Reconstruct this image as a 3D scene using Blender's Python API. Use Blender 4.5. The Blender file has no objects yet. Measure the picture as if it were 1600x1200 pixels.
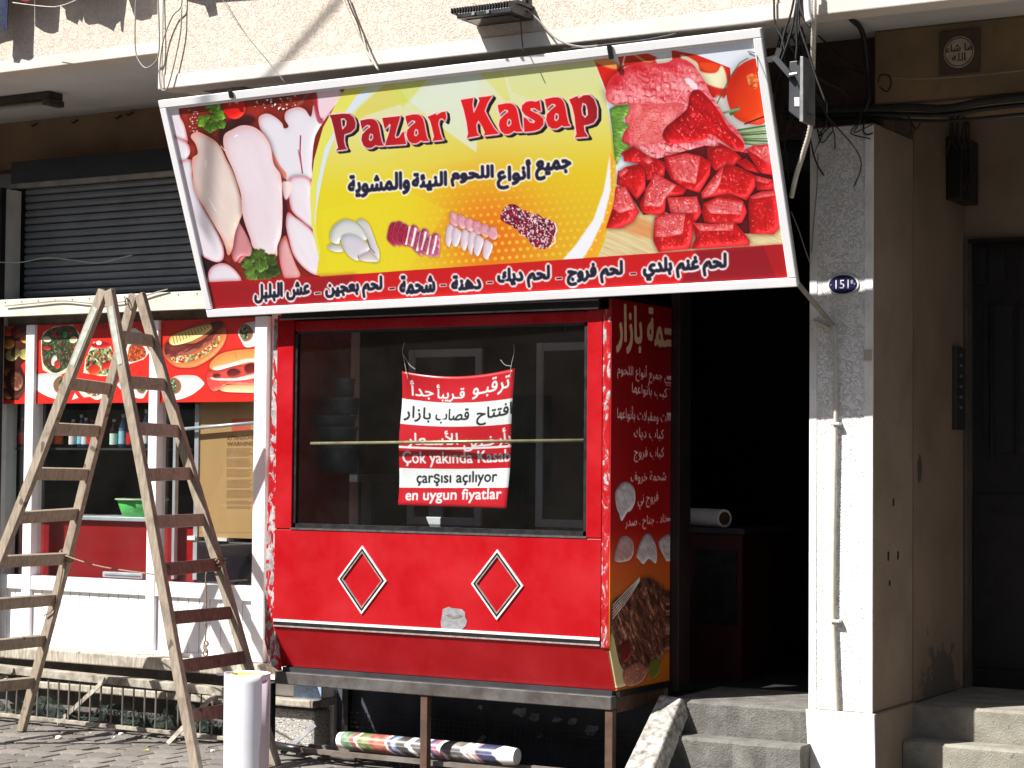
import bpy, bmesh, math, random
import numpy as np
from mathutils import Vector, Matrix

scene = bpy.context.scene
col = scene.collection
R = math.radians
random.seed(7)
rng = np.random.RandomState(11)

# ------------------------------------------------------------------ camera
F, CAM_H = 3120.0, 1.62
yaw, pitch, roll = R(30.5), math.atan(122 / 3120), R(0.5)
fwv = Vector((-math.sin(yaw) * math.cos(pitch), math.cos(yaw) * math.cos(pitch), math.sin(pitch)))
r0 = Vector((math.cos(yaw), math.sin(yaw), 0)); u0 = r0.cross(fwv)
rv = r0 * math.cos(roll) + u0 * math.sin(roll)
uv_ = u0 * math.cos(roll) - r0 * math.sin(roll)
CAM = Vector((0, 0, CAM_H))
cd = bpy.data.cameras.new('camera'); co = bpy.data.objects.new('camera', cd); col.objects.link(co)
cd.sensor_width = 36; cd.lens = 36 * F / 1600; cd.clip_end = 300; cd.clip_start = .05
m3 = Matrix((rv, uv_, -fwv)).transposed()
co.matrix_world = Matrix.Translation(CAM) @ m3.to_4x4()
scene.camera = co

# ------------------------------------------------------------------ light
SUNV = Vector((.66, 1, -1.31)).normalized()       # way the sunlight travels
w = bpy.data.worlds.new("World"); scene.world = w; w.use_nodes = True
nt = w.node_tree; nt.nodes.clear()
sky = nt.nodes.new('ShaderNodeTexSky'); sky.sky_type = 'NISHITA'; sky.sun_disc = False
sky.sun_elevation = math.asin(-SUNV.z); sky.sun_rotation = math.atan2(-SUNV.x, -SUNV.y)
sky.air_density = 1.0; sky.dust_density = 1.5
bg = nt.nodes.new('ShaderNodeBackground'); bg.inputs[1].default_value = .05
wo = nt.nodes.new('ShaderNodeOutputWorld')
nt.links.new(sky.outputs[0], bg.inputs[0]); nt.links.new(bg.outputs[0], wo.inputs[0])
sd = bpy.data.lights.new('sun', 'SUN'); sd.energy = 5.0; sd.angle = R(.55); sd.color = (1, .965, .91)
so = bpy.data.objects.new('sun', sd); col.objects.link(so)
so.rotation_euler = SUNV.to_track_quat('-Z', 'Y').to_euler()
scene.view_settings.view_transform = 'Standard'; scene.view_settings.look = 'None'
scene.view_settings.exposure = .95; scene.view_settings.gamma = 1
scene.cycles.max_bounces = 8; scene.cycles.diffuse_bounces = 4
scene.cycles.transparent_max_bounces = 12

# ------------------------------------------------------------------ traced points
def ray(x, y): return fwv + rv * ((x - 800) / F) - uv_ * ((y - 600) / F)
def PY(x, y, v): d = ray(x, y); return CAM + d * (v / d.y)
def PX(x, y, v): d = ray(x, y); return CAM + d * (v / d.x)
def PZ(x, y, v): d = ray(x, y); return CAM + d * ((v - CAM_H) / d.z)
def PD(x, y, dep): return CAM + ray(x, y) * dep

# ------------------------------------------------------------------ mesh helpers
class MB:
    def __init__(s): s.v = []; s.f = []; s.uv = None
    def poly(s, pts):
        n = len(s.v); s.v += [Vector(p) for p in pts]; s.f.append(list(range(n, n + len(pts)))); return s
    def box(s, x0, x1, y0, y1, z0, z1):
        n = len(s.v)
        s.v += [Vector((x, y, z)) for z in (z0, z1) for y in (y0, y1) for x in (x0, x1)]
        for q in ((0, 2, 3, 1), (4, 5, 7, 6), (0, 1, 5, 4), (2, 6, 7, 3), (0, 4, 6, 2), (1, 3, 7, 5)):
            s.f.append([n + i for i in q])
        return s
    def hexa(s, b, t):      # two quads, bottom and top, joined
        n = len(s.v); s.v += [Vector(p) for p in list(b) + list(t)]
        k = len(b)
        s.f.append([n + i for i in range(k)][::-1]); s.f.append([n + k + i for i in range(k)])
        for i in range(k):
            j = (i + 1) % k; s.f.append([n + i, n + j, n + k + j, n + k + i])
        return s
    def prism(s, pts, off): return s.hexa(pts, [Vector(p) + Vector(off) for p in pts])
    def bar(s, p, q, w, h, up=(0, 0, 1)):
        p = Vector(p); q = Vector(q); d = (q - p).normalized(); a = d.cross(Vector(up)).normalized(); b = a.cross(d)
        o = [a * sx * w / 2 + b * sy * h / 2 for sx, sy in ((-1, -1), (1, -1), (1, 1), (-1, 1))]
        return s.hexa([p + e for e in o], [q + e for e in o])
    def tube(s, pts, r, n=8, cap=True):
        pts = [Vector(p) for p in pts]; rr = r if isinstance(r, (list, tuple)) else [r] * len(pts)
        base = len(s.v); ref = None
        for i, p in enumerate(pts):
            d = (pts[min(i + 1, len(pts) - 1)] - pts[max(i - 1, 0)]).normalized()
            if ref is None:
                ref = d.orthogonal().normalized()
            ref = (ref - d * ref.dot(d)).normalized(); b = d.cross(ref)
            for k in range(n):
                a = 2 * math.pi * k / n; s.v.append(p + (ref * math.cos(a) + b * math.sin(a)) * rr[i])
        for i in range(len(pts) - 1):
            for k in range(n):
                a = base + i * n + k; b2 = base + i * n + (k + 1) % n
                s.f.append([a, b2, b2 + n, a + n])
        if cap:
            s.f.append([base + k for k in range(n)][::-1]); s.f.append([base + (len(pts) - 1) * n + k for k in range(n)])
        return s
    def lathe(s, c, prof, n=16):
        base = len(s.v)
        for r_, z in prof:
            for k in range(n):
                a = 2 * math.pi * k / n; s.v.append(Vector((c[0] + r_ * math.cos(a), c[1] + r_ * math.sin(a), c[2] + z)))
        for i in range(len(prof) - 1):
            for k in range(n):
                a = base + i * n + k; b = base + i * n + (k + 1) % n
                s.f.append([a, b, b + n, a + n])
        return s
    def torus(s, c, R_, r_, ax=(0, 1, 0), n=14, m=6):
        ax = Vector(ax).normalized(); e = ax.orthogonal().normalized(); g = ax.cross(e)
        pts = [Vector(c) + (e * math.cos(2 * math.pi * i / n) + g * math.sin(2 * math.pi * i / n)) * R_ for i in range(n + 1)]
        return s.tube(pts, r_, m, cap=False)

def spline(pts, n=6):
    pts = [Vector(p) for p in pts]
    if len(pts) < 3: return pts
    P = [pts[0] * 2 - pts[1]] + pts + [pts[-1] * 2 - pts[-2]]; out = []
    for i in range(1, len(P) - 2):
        for k in range(n):
            t = k / n; a, b, c, d = P[i - 1:i + 3]
            out.append(.5 * ((2 * b) + (c - a) * t + (2 * a - 5 * b + 4 * c - d) * t * t + (3 * b - a - 3 * c + d) * t ** 3))
    return out + [pts[-1]]

def wloc(o):
    v = Vector((0, 0, 0))
    while o is not None: v += o.location; o = o.parent
    return v
def link(name, mb, m, parent=None, loc=None, smooth=False, bev=0, uvs=None, label=None):
    off = wloc(parent) if parent is not None else Vector((0, 0, 0))
    if parent is None and loc is None:
        xs = [v.x for v in mb.v]; ys = [v.y for v in mb.v]; zs = [v.z for v in mb.v]
        loc = Vector(((min(xs) + max(xs)) / 2, (min(ys) + max(ys)) / 2, min(zs)))
    if parent is None: off = Vector(loc)
    me = bpy.data.meshes.new(name)
    me.from_pydata([tuple(v - off) for v in mb.v], [], mb.f)
    if uvs is not None:
        l = me.uv_layers.new(name='uv')
        for p in me.polygons:
            for li in p.loop_indices: l.data[li].uv = uvs[me.loops[li].vertex_index]
    bm = bmesh.new(); bm.from_mesh(me); bmesh.ops.recalc_face_normals(bm, faces=bm.faces); bm.to_mesh(me); bm.free()
    if m is not None: me.materials.append(m)
    if smooth:
        for p in me.polygons: p.use_smooth = True
    o = bpy.data.objects.new(name, me); col.objects.link(o)
    if parent is None: o.location = off
    else: o.parent = parent
    if bev:
        b = o.modifiers.new('bevel', 'BEVEL'); b.width = bev; b.segments = 2; b.limit_method = 'ANGLE'
    if label: o['label'] = label
    return o
def tag(o, label, cat, group=None):
    o['label'] = label; o['category'] = cat
    if group: o['group'] = group
    return o
def struct(name, mb, m, **k):
    o = link(name, mb, m, **k); o['kind'] = 'structure'; return o
def thing(name, label, cat, loc, group=None):
    o = bpy.data.objects.new(name, None); col.objects.link(o); o.location = loc; o.empty_display_size = .1
    return tag(o, label, cat, group)
def copy_tree(o, loc):
    c = o.copy(); col.objects.link(c); c.location = loc
    for ch in o.children:
        d = ch.copy(); col.objects.link(d); d.parent = c
        for g in ch.children:
            e = g.copy(); col.objects.link(e); e.parent = d
    return c

# ------------------------------------------------------------------ materials
def L(r, g, b):
    f = lambda c: (c / 255 / 12.92) if c / 255 <= .04045 else ((c / 255 + .055) / 1.055) ** 2.4
    return (f(r), f(g), f(b))
class NT:
    def __init__(s, name):
        s.m = bpy.data.materials.new(name); s.m.use_nodes = True; s.t = s.m.node_tree; s.t.nodes.clear()
        s.out = s.n('OutputMaterial'); s.p = s.n('BsdfPrincipled'); s.l(s.p.outputs[0], s.out.inputs[0])
        s.tc = s.n('TexCoord').outputs['Object']
    def n(s, t, **k):
        x = s.t.nodes.new('ShaderNode' + t)
        for a, b in k.items(): setattr(x, a, b)
        return x
    def l(s, a, b): s.t.links.new(a, b)
    def noise(s, scale, detail=4, rough=.55, vec=None, dist=0, stretch=None):
        x = s.n('TexNoise'); x.inputs['Scale'].default_value = scale; x.inputs['Detail'].default_value = detail
        x.inputs['Roughness'].default_value = rough; x.inputs['Distortion'].default_value = dist
        v = vec or s.tc
        if stretch:
            mp = s.n('Mapping'); mp.inputs['Scale'].default_value = stretch; s.l(v, mp.inputs[0]); v = mp.outputs[0]
        s.l(v, x.inputs['Vector']); return x.outputs[0]
    def ramp(s, fac, stops):
        x = s.n('ValToRGB'); e = x.color_ramp.elements
        while len(e) < len(stops): e.new(.5)
        for i, (p, c) in enumerate(stops):
            e[i].position = p; e[i].color = (*((c, c, c) if isinstance(c, (int, float)) else c), 1)
        s.l(fac, x.inputs[0]); return x.outputs[0]
    def mix(s, fac, a, b):
        x = s.n('Mix', data_type='RGBA')
        for sock, v in ((x.inputs[0], fac), (x.inputs[6], a), (x.inputs[7], b)):
            if hasattr(v, 'is_linked'): s.l(v, sock)
            elif isinstance(v, (int, float)): sock.default_value = v if sock.type == 'VALUE' else (v, v, v, 1)
            else: sock.default_value = (*v, 1)
        return x.outputs[2]
    def math(s, op, a, b=0.):
        x = s.n('Math', operation=op)
        for i, v in enumerate((a, b)):
            if hasattr(v, 'is_linked'): s.l(v, x.inputs[i])
            else: x.inputs[i].default_value = v
        return x.outputs[0]
    def bump(s, h, strength, dist=.01):
        x = s.n('Bump'); x.inputs['Strength'].default_value = strength; x.inputs['Distance'].default_value = dist
        s.l(h, x.inputs['Height']); s.l(x.outputs[0], s.p.inputs['Normal'])
    def set(s, **k):
        for a, v in k.items():
            sock = s.p.inputs[a.replace('_', ' ')]
            if hasattr(v, 'is_linked'): s.l(v, sock)
            elif isinstance(v, tuple): sock.default_value = (*v, 1)
            else: sock.default_value = v
        return s.m
def dull(name, c, c2=None, scale=6, rough=.7, metal=0., bump=0., bscale=60, bd=.004, stretch=None, spots=0.):
    t = NT(name); c2 = c2 or tuple(x * .75 for x in c)
    f = t.ramp(t.noise(scale, 5, .6, stretch=stretch), [(.35, 0.), (.68, 1.)])
    cc = t.mix(f, c, c2)
    if spots:
        g = t.ramp(t.noise(scale * 5, 3, .6), [(.62, 0.), (.7, 1.)]); g = t.math('MULTIPLY', g, spots)
        cc = t.mix(g, cc, tuple(x * .35 for x in c))
    rr = t.ramp(t.noise(scale * 2.3, 4), [(.3, max(0, rough - .12)), (.7, min(1, rough + .12))])
    t.set(Base_Color=cc, Roughness=rr, Metallic=metal)
    if bump: t.bump(t.noise(bscale, 4, .6, stretch=stretch), bump, bd)
    return t.m
def stucco(name, c, groove, scale=46, amt=.5, dist=.012, bs=.5):
    t = NT(name)
    n1 = t.noise(scale, 2.5, .5, dist=.6)
    a = t.math('ABSOLUTE', t.math('SUBTRACT', n1, .5))
    g = t.ramp(a, [(0.004, 0.), (.05, 1.)])              # worm-like grooves
    patch = t.ramp(t.noise(scale * .3, 2), [(.34, 0.), (.46, 1.)])
    big = t.ramp(t.noise(1.6, 5), [(.35, 0.), (.7, 1.)])
    gg = t.mix(patch, 1., g)
    cc = t.mix(t.math('MULTIPLY', big, .35), c, tuple(x * .8 for x in c))
    cc = t.mix(t.math('MULTIPLY', t.math('SUBTRACT', 1., gg), amt), cc, groove)
    t.set(Base_Color=cc, Roughness=.9)
    h = t.math('ADD', t.math('MULTIPLY', gg, 1.), t.math('MULTIPLY', t.noise(150, 3), .5))
    t.bump(h, bs, dist)
    return t.m
def image_mat(name, arr, rough=.4, bump=None):
    h, w_ = arr.shape[:2]
    im = bpy.data.images.new(name, w_, h); a = np.ones((h, w_, 4), np.float32); a[..., :3] = np.clip(arr[::-1], 0, 1)
    im.pixels.foreach_set(a.ravel()); im.update(); im.pack()
    t = NT(name); x = t.n('TexImage'); x.image = im; x.extension = 'EXTEND'
    u = t.n('TexCoord').outputs['UV']; t.l(u, x.inputs[0])
    t.set(Base_Color=x.outputs[0], Roughness=rough)
    if bump: t.bump(t.noise(bump[0], 3), bump[1], bump[2])
    return t.m

STUCCO = stucco('cream_roughcast', L(210, 196, 182), L(172, 154, 138), 52, .55, .008)
PLASTER = dull('smooth_cream_plaster', L(212, 203, 194), L(196, 187, 177), 3, .9, bump=.2, bscale=70)
WHITESTUC = stucco('white_roughcast', L(240, 238, 234), L(228, 226, 222), 56, .18, .011, .7)
WHITEPL = dull('white_plaster', L(242, 240, 236), L(214, 212, 206), 5, .9, bump=.25, bscale=60, spots=.35)
SOFFIT = dull('soffit_paint', L(206, 209, 210), L(186, 188, 188), 1.5, .95)
TAN = dull('tan_wall_paint', L(148, 132, 116), L(124, 108, 93), 1.8, .9, bump=.15, bscale=80, spots=.12)
TAN2 = dull('ochre_wall_paint', L(138, 116, 88), L(116, 97, 74), 2.5, .9, bump=.2, bscale=90, spots=.3)
BROWNW = dull('brown_wall_paint', L(150, 125, 100), L(120, 98, 76), 2, .9, bump=.2)
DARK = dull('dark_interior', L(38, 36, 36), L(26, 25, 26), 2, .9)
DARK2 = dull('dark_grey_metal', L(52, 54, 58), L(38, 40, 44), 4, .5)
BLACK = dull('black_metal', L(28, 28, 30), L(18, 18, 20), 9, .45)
RUBBER = dull('black_cable', L(26, 26, 28), L(18, 18, 20), 9, .55)
GREYC = dull('grey_cable', L(150, 146, 138), L(120, 116, 108), 9, .6)
PVC = dull('white_pvc', L(243, 244, 246), L(232, 233, 236), 4, .35)
ALU = dull('brushed_aluminium', L(205, 208, 212), L(188, 192, 198), 6, .4, .4)
SIGNFR = dull('white_sign_profile', L(250, 250, 252), L(242, 243, 247), 4, .35)
STEEL = dull('galvanised_steel', L(150, 150, 150), L(112, 112, 114), 8, .5, .5, bump=.1, spots=.4)
BEAM = dull('dark_worn_beam_steel', L(96, 92, 90), L(66, 60, 56), 9, .6, .2, bump=.2, spots=.5)
RUST = dull('rusty_brown_steel', L(98, 72, 58), L(70, 52, 44), 12, .75, .2, bump=.3, spots=.4)
GREYP = dull('worn_grey_paint_steel', L(128, 122, 116), L(96, 84, 74), 9, .6, .2, bump=.2, spots=.5)
SHUT = dull('slate_shutter_paint', L(128, 133, 138), L(112, 117, 122), 3, .55, .3)
CONC = dull('rough_concrete', L(122, 120, 114), L(88, 86, 81), 9, .95, bump=.9, bscale=110, bd=.008, spots=.7)
CONC2 = dull('pale_concrete', L(150, 146, 134), L(118, 114, 104), 7, .95, bump=.8, bscale=110, bd=.007, spots=.7)
TERR = dull('terrazzo_concrete', L(190, 186, 178), L(96, 92, 88), 26, .9, bump=.6, bscale=80, bd=.01)
PAVER = [dull('grey_paver', L(122, 118, 113), L(98, 94, 89), 7, .92, bump=.5, bscale=90, bd=.006, spots=.25),
         dull('warm_paver', L(132, 126, 120), L(108, 102, 96), 7, .92, bump=.5, bscale=90, bd=.006, spots=.25),
         dull('dark_paver', L(112, 107, 101), L(90, 85, 80), 7, .92, bump=.5, bscale=90, bd=.006, spots=.3)]
SAND = dull('joint_sand', L(100, 93, 84), L(70, 64, 57), 20, 1, bump=.6, bscale=140)
ASPH = dull('asphalt', L(70, 70, 70), L(56, 56, 56), 14, .95, bump=.4, bscale=200)
def wood(name, c, c2):
    t = NT(name); n = t.noise(9, 5, .6, stretch=(1, 1, 1), dist=.8); w_ = t.noise(70, 3, .6, stretch=(1, 1, .12))
    cc = t.mix(t.ramp(w_, [(.35, 0.), (.65, 1.)]), c, c2)
    cc = t.mix(t.math('MULTIPLY', t.ramp(n, [(.5, 0.), (.72, 1.)]), .6), cc, tuple(x * .5 for x in c2))
    k = t.ramp(t.noise(13, 1.5, .4), [(.7, 0.), (.74, 1.)]); cc = t.mix(t.math('MULTIPLY', k, .7), cc, L(52, 36, 28))
    t.set(Base_Color=cc, Roughness=.8); t.bump(w_, .35, .003); return t.m
WOOD = wood('weathered_pine', L(158, 144, 127), L(130, 117, 102))
WOODR = wood('reddish_old_pine', L(128, 98, 86), L(98, 74, 65))
WOODG = wood('grey_old_plank', L(186, 178, 164), L(142, 134, 120))
def painted_red(name, peel=0.):
    t = NT(name)
    c = t.mix(t.ramp(t.noise(3.2, 5, .6), [(.4, 0.), (.66, 1.)]), (.35, .0035, .007), (.41, .012, .018))
    sc = t.ramp(t.noise(26, 5, .7, dist=1.5), [(.70, 0.), (.73, 1.)])
    c = t.mix(t.math('MULTIPLY', sc, .35), c, (.6, .08, .09))
    if peel:
        n = t.noise(9, 6, .65, dist=1.6, stretch=(2.2, 2.2, 1))
        f = t.ramp(n, [(peel, 0.), (peel + .015, 1.)])
        g = t.mix(t.ramp(t.noise(30, 3), [(.4, 0.), (.6, 1.)]), L(176, 172, 172), L(130, 126, 128))
        c = t.mix(f, c, g); t.set(Roughness=t.ramp(n, [(.48, .3), (.51, .7)])); t.bump(f, -.4, .003)
    else:
        t.set(Roughness=t.ramp(t.noise(5, 5), [(.3, .2), (.7, .42)])); t.p.inputs['Specular IOR Level'].default_value = .3
        t.bump(t.noise(2.2, 2), .12, .02)
    return t.set(Base_Color=c)
RED = painted_red('glossy_red_paint'); REDPEEL = painted_red('peeling_red_paint', .485); REDSCR = painted_red('scratched_red_paint', .56)
SCRAPE = dull('bare_grey_filler', L(146, 146, 150), L(118, 118, 122), 30, .7, bump=.4, bscale=90)
TRIMW = dull('white_trim_tape', L(238, 236, 234), L(215, 212, 210), 20, .5)
TRIMG = dull('worn_grey_trim', L(165, 150, 145), L(130, 110, 105), 30, .6)
REDP = dull('red_board', L(152, 22, 26), L(130, 18, 22), 2, .4)
def glass(name, refl=.08, dirt=.007):
    t = NT(name); t.t.nodes.remove(t.p)
    tr = t.n('BsdfTransparent'); tr.inputs[0].default_value = (.93, .95, .95, 1)
    gl = t.n('BsdfGlossy'); gl.inputs['Roughness'].default_value = .02
    df = t.n('BsdfDiffuse'); df.inputs[0].default_value = (.55, .55, .52, 1)
    m = t.n('MixShader'); m.inputs[0].default_value = refl; t.l(tr.outputs[0], m.inputs[1]); t.l(gl.outputs[0], m.inputs[2])
    m2 = t.n('MixShader'); t.l(t.math('MULTIPLY', t.ramp(t.noise(3, 6, .7), [(.4, .3), (.75, 1.)]), dirt), m2.inputs[0])
    t.l(m.outputs[0], m2.inputs[1]); t.l(df.outputs[0], m2.inputs[2]); t.l(m2.outputs[0], t.out.inputs[0]); return t.m
GLASS = glass('window_glass')
# ------------------------------------------------------------------ printed artwork, painted as arrays
def cr(pts, n=5):
    P = np.array(pts, float); N = len(P); out = []
    t = (np.arange(n) / n)[:, None]
    for i in range(N):
        a, b, c, d = P[i - 1], P[i], P[(i + 1) % N], P[(i + 2) % N]
        out.append(.5 * (2 * b + (c - a) * t + (2 * a - 5 * b + 4 * c - d) * t ** 2 + (3 * b - a - 3 * c + d) * t ** 3))
    return np.concatenate(out)
def _blur1(a, r, ax):
    r = int(max(1, r)); a = np.moveaxis(a, ax, 0); p = np.concatenate([np.repeat(a[:1], r + 1, 0), a, np.repeat(a[-1:], r, 0)])
    c = np.cumsum(p, 0, dtype=np.float64); o = (c[2 * r + 1:] - c[:-(2 * r + 1)]) / (2 * r + 1); return np.moveaxis(o, 0, ax)
def blur(a, r):
    for _ in range(2): a = _blur1(_blur1(a, r, 0), r, 1)
    return a
def vnoise(x, y, seed=0):
    xi = np.floor(x).astype(np.int64); yi = np.floor(y).astype(np.int64); fx = x - xi; fy = y - yi
    fx = fx * fx * (3 - 2 * fx); fy = fy * fy * (3 - 2 * fy)
    def h(a, b):
        n = (a * 374761393 + b * 668265263 + seed * 974634777) & 0xffffffff
        n = ((n ^ (n >> 13)) * 1274126177) & 0xffffffff
        return ((n ^ (n >> 16)) & 0xffff) / 65535.
    return (h(xi, yi) * (1 - fx) + h(xi + 1, yi) * fx) * (1 - fy) + (h(xi, yi + 1) * (1 - fx) + h(xi + 1, yi + 1) * fx) * fy
def fbm(x, y, seed=0, o=4):
    s = 0; a = .5
    for i in range(o): s = s + a * vnoise(x * 2 ** i, y * 2 ** i, seed + i); a *= .5
    return s / (1 - .5 ** o)

_font_cache = {}
def glyph_tris(s):
    if s in _font_cache: return _font_cache[s]
    c = bpy.data.curves.new('t', 'FONT'); c.body = s; c.resolution_u = 3
    o = bpy.data.objects.new('t', c); col.objects.link(o)
    dg = bpy.context.evaluated_depsgraph_get(); dg.update()
    e = o.evaluated_get(dg); m = e.to_mesh(); m.calc_loop_triangles()
    v = np.empty(len(m.vertices) * 3, np.float32); m.vertices.foreach_get('co', v); v = v.reshape(-1, 3)[:, :2]
    t = np.empty(len(m.loop_triangles) * 3, np.int32); m.loop_triangles.foreach_get('vertices', t)
    r = v[t.reshape(-1, 3)].copy() if len(t) else np.zeros((0, 3, 2))
    e.to_mesh_clear(); bpy.data.objects.remove(o); bpy.data.curves.remove(c)
    _font_cache[s] = r; return r

# Arabic letters take their joined forms; written out in visual order
_AF = {}
for i, (ch, n) in enumerate([('ء', 1), ('آ', 2), ('أ', 2), ('ؤ', 2), ('إ', 2), ('ئ', 4), ('ا', 2), ('ب', 4), ('ة', 2), ('ت', 4), ('ث', 4), ('ج', 4), ('ح', 4),
                             ('خ', 4), ('د', 2), ('ذ', 2), ('ر', 2), ('ز', 2), ('س', 4), ('ش', 4), ('ص', 4), ('ض', 4), ('ط', 4), ('ظ', 4), ('ع', 4), ('غ', 4),
                             ('ف', 4), ('ق', 4), ('ك', 4), ('ل', 4), ('م', 4), ('ن', 4), ('ه', 4), ('و', 2), ('ى', 2), ('ي', 4)]):
    if i == 0: _c = 0xFE80
    _AF[ch] = (_c, n); _c += n
def shape_ar(s):
    out = []; i = 0; prevj = False
    chars = list(s)
    while i < len(chars):
        ch = chars[i]
        if ch == 'ـ': out.append(chr(0x640)); prevj = True; i += 1; continue
        if ch not in _AF: out.append(ch); prevj = False; i += 1; continue
        b, n = _AF[ch]; nx = chars[i + 1] if i + 1 < len(chars) else ''
        if ch == 'ل' and nx in ('ا', 'أ'):
            k = 0xFEFB if nx == 'ا' else 0xFEF7
            out.append(chr(k + (1 if prevj else 0))); prevj = False; i += 2; continue
        nj = (nx in _AF and _AF[nx][1] > 1) or nx == 'ـ'
        if n == 4: f = (3 if nj else 1) if prevj else (2 if nj else 0); j = True if nj else False
        elif n == 2: f = 1 if prevj else 0; j = False
        else: f = 0; j = False
        out.append(chr(b + f)); prevj = j; i += 1
    return ''.join(reversed(out))

class Canvas:
    def __init__(s, O, U, V, ppm):
        s.O = Vector(O); s.U = Vector(U); s.V = Vector(V)
        s.W = int(s.U.length * ppm); s.H = int(s.V.length * ppm); s.N = s.U.cross(s.V)
        s.im = np.zeros((s.H, s.W, 3)); s.yy, s.xx = np.mgrid[0:s.H, 0:s.W].astype(float); s.s = 1.
        a = s.mp([(800, 400), (820, 400)]) if abs(s.N.normalized().y) > .5 else s.mp([(1000, 700), (1000, 720)])
        s.k = np.linalg.norm(a[1] - a[0]) / 20      # canvas pixels to a photo pixel, about
    def mp(s, pts):
        out = []
        for x, y in pts:
            d = ray(x, y); p = CAM + d * ((s.O - CAM).dot(s.N) / d.dot(s.N)) - s.O
            out.append((p.dot(s.U) / s.U.length_squared * s.W, p.dot(s.V) / s.V.length_squared * s.H))
        return np.array(out)
    def mask(s, pts, mapped=False, pad=0, holes=()):
        P = np.asarray(pts if mapped else s.mp(pts)); Hs = [np.asarray(h if mapped else s.mp(h)) for h in holes]
        x0 = int(max(0, math.floor(P[:, 0].min()) - pad)); x1 = int(min(s.W, math.ceil(P[:, 0].max()) + pad + 1))
        y0 = int(max(0, math.floor(P[:, 1].min()) - pad)); y1 = int(min(s.H, math.ceil(P[:, 1].max()) + pad + 1))
        if x1 <= x0 or y1 <= y0: return None
        m = np.zeros((y1 - y0, x1 - x0)); n = 3; xs = np.arange(x0, x1)
        E = [(Q, np.roll(Q, -1, 0)) for Q in [P] + Hs]
        A = np.concatenate([e[0] for e in E]); B = np.concatenate([e[1] for e in E])
        for r in range(y0, y1):
            for k in range(n):
                y = r + (k + .5) / n; c = (A[:, 1] > y) != (B[:, 1] > y)
                if not c.any(): continue
                a, b = A[c], B[c]; xi = np.sort(a[:, 0] + (y - a[:, 1]) / (b[:, 1] - a[:, 1]) * (b[:, 0] - a[:, 0]))
                for q in range(0, len(xi) - 1, 2):
                    m[r - y0] += np.clip(np.minimum(xs + 1, xi[q + 1]) - np.maximum(xs, xi[q]), 0, 1) / n
        return (slice(y0, y1), slice(x0, x1)), m
    def put(s, sl, m, c):
        c = np.asarray(c, float); m = m[..., None]; s.im[sl] = s.im[sl] * (1 - m) + c * m
    def fill(s, pts, c, a=1., smooth=False, soft=0, holes=()):
        if smooth: pts = cr(pts)
        k = s.mask(pts, pad=int(soft * 3) + 1, holes=holes)
        if k is None: return
        sl, m = k
        if soft: m = blur(m, soft)
        s.put(sl, m * a, np.array(c) / 255.)
    def blob(s, pts, base, dark=None, rim=None, r=6, smooth=True, fib=None, light=(-.5, -.8), k=1.6, rimw=.8, gl=0, seed=0, shadow=.5, crk=None):
        if smooth: pts = cr(pts)
        r = r * s.k; K = s.mask(pts, pad=int(r * 2) + 2)
        if K is None: return
        sl, m = K; base = np.array(base) / 255.; dark = np.array(dark if dark is not None else base * 255 * .6) / 255.
        if shadow:
            sh = blur(m, max(1, r * .5)); s.im[sl] *= (1 - shadow * sh * (1 - m))[..., None]
        h = blur(m, r * .5) * .3 + blur(m, r) * .7
        gy, gx = np.gradient(h); d = -(gx * light[0] + gy * light[1]) * -r * k * .7
        xx, yy = s.xx[sl] / s.k, s.yy[sl] / s.k
        f = 0
        if fib:
            fr, am, ang = fib; ca, sa = math.cos(ang), math.sin(ang)
            u = xx * ca + yy * sa; v = -xx * sa + yy * ca
            wob = fbm(u * .08, v * .08, seed + 5, 2) * 6
            f = (fbm(u * fr * .28, (v + wob) * fr, seed, 3) - .5) * am * 2
        t = np.clip(.72 + d + f, 0, 1.25)
        c = dark + (base - dark) * t[..., None]
        c = c + np.clip(t - 1, 0, 1)[..., None] * .6
        if crk:
            fr, am, ang = crk; wx = fbm(xx * .07, yy * .07, seed + 21, 3) * 14; wy = fbm(xx * .07, yy * .07, seed + 27, 3) * 14; tot = 0
            for a_, w_ in ((ang, 1.), (ang + 1.35, .7)):
                v = (-(xx + wx) * math.sin(a_) + (yy + wy) * math.cos(a_)) * fr; s_ = np.abs(v - np.round(v)) * 2
                tot = np.maximum(tot, w_ * np.clip(1 - s_ * 2.6, 0, 1) * np.clip(fbm(xx * .16, yy * .16, seed + int(a_ * 9), 2) * 2.6 - .7, 0, 1))
            e = (tot * am)[..., None]; c = c * (1 - e) + dark * e; c = c + (np.clip(fbm(xx * .5, yy * .5, seed + 31, 3) - .5, -.3, .3) * .16)[..., None]
        if rim is not None:
            e = np.clip((1 - h) * 2.2 - .35, 0, 1) * rimw * (.6 + .8 * fbm(xx * .12, yy * .12, seed + 9, 2)); e = np.clip(e, 0, 1)[..., None]
            c = c * (1 - e) + np.array(rim) / 255. * e
        if gl:
            g = np.clip(fbm(xx * .45, yy * .45, seed + 3, 2) - .66, 0, 1) * 4 * gl * (h > .75); c = c + np.clip(g, 0, .6)[..., None]
        s.put(sl, m, 0); s.im[sl] += np.clip(c, 0, 1) * m[..., None]
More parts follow.
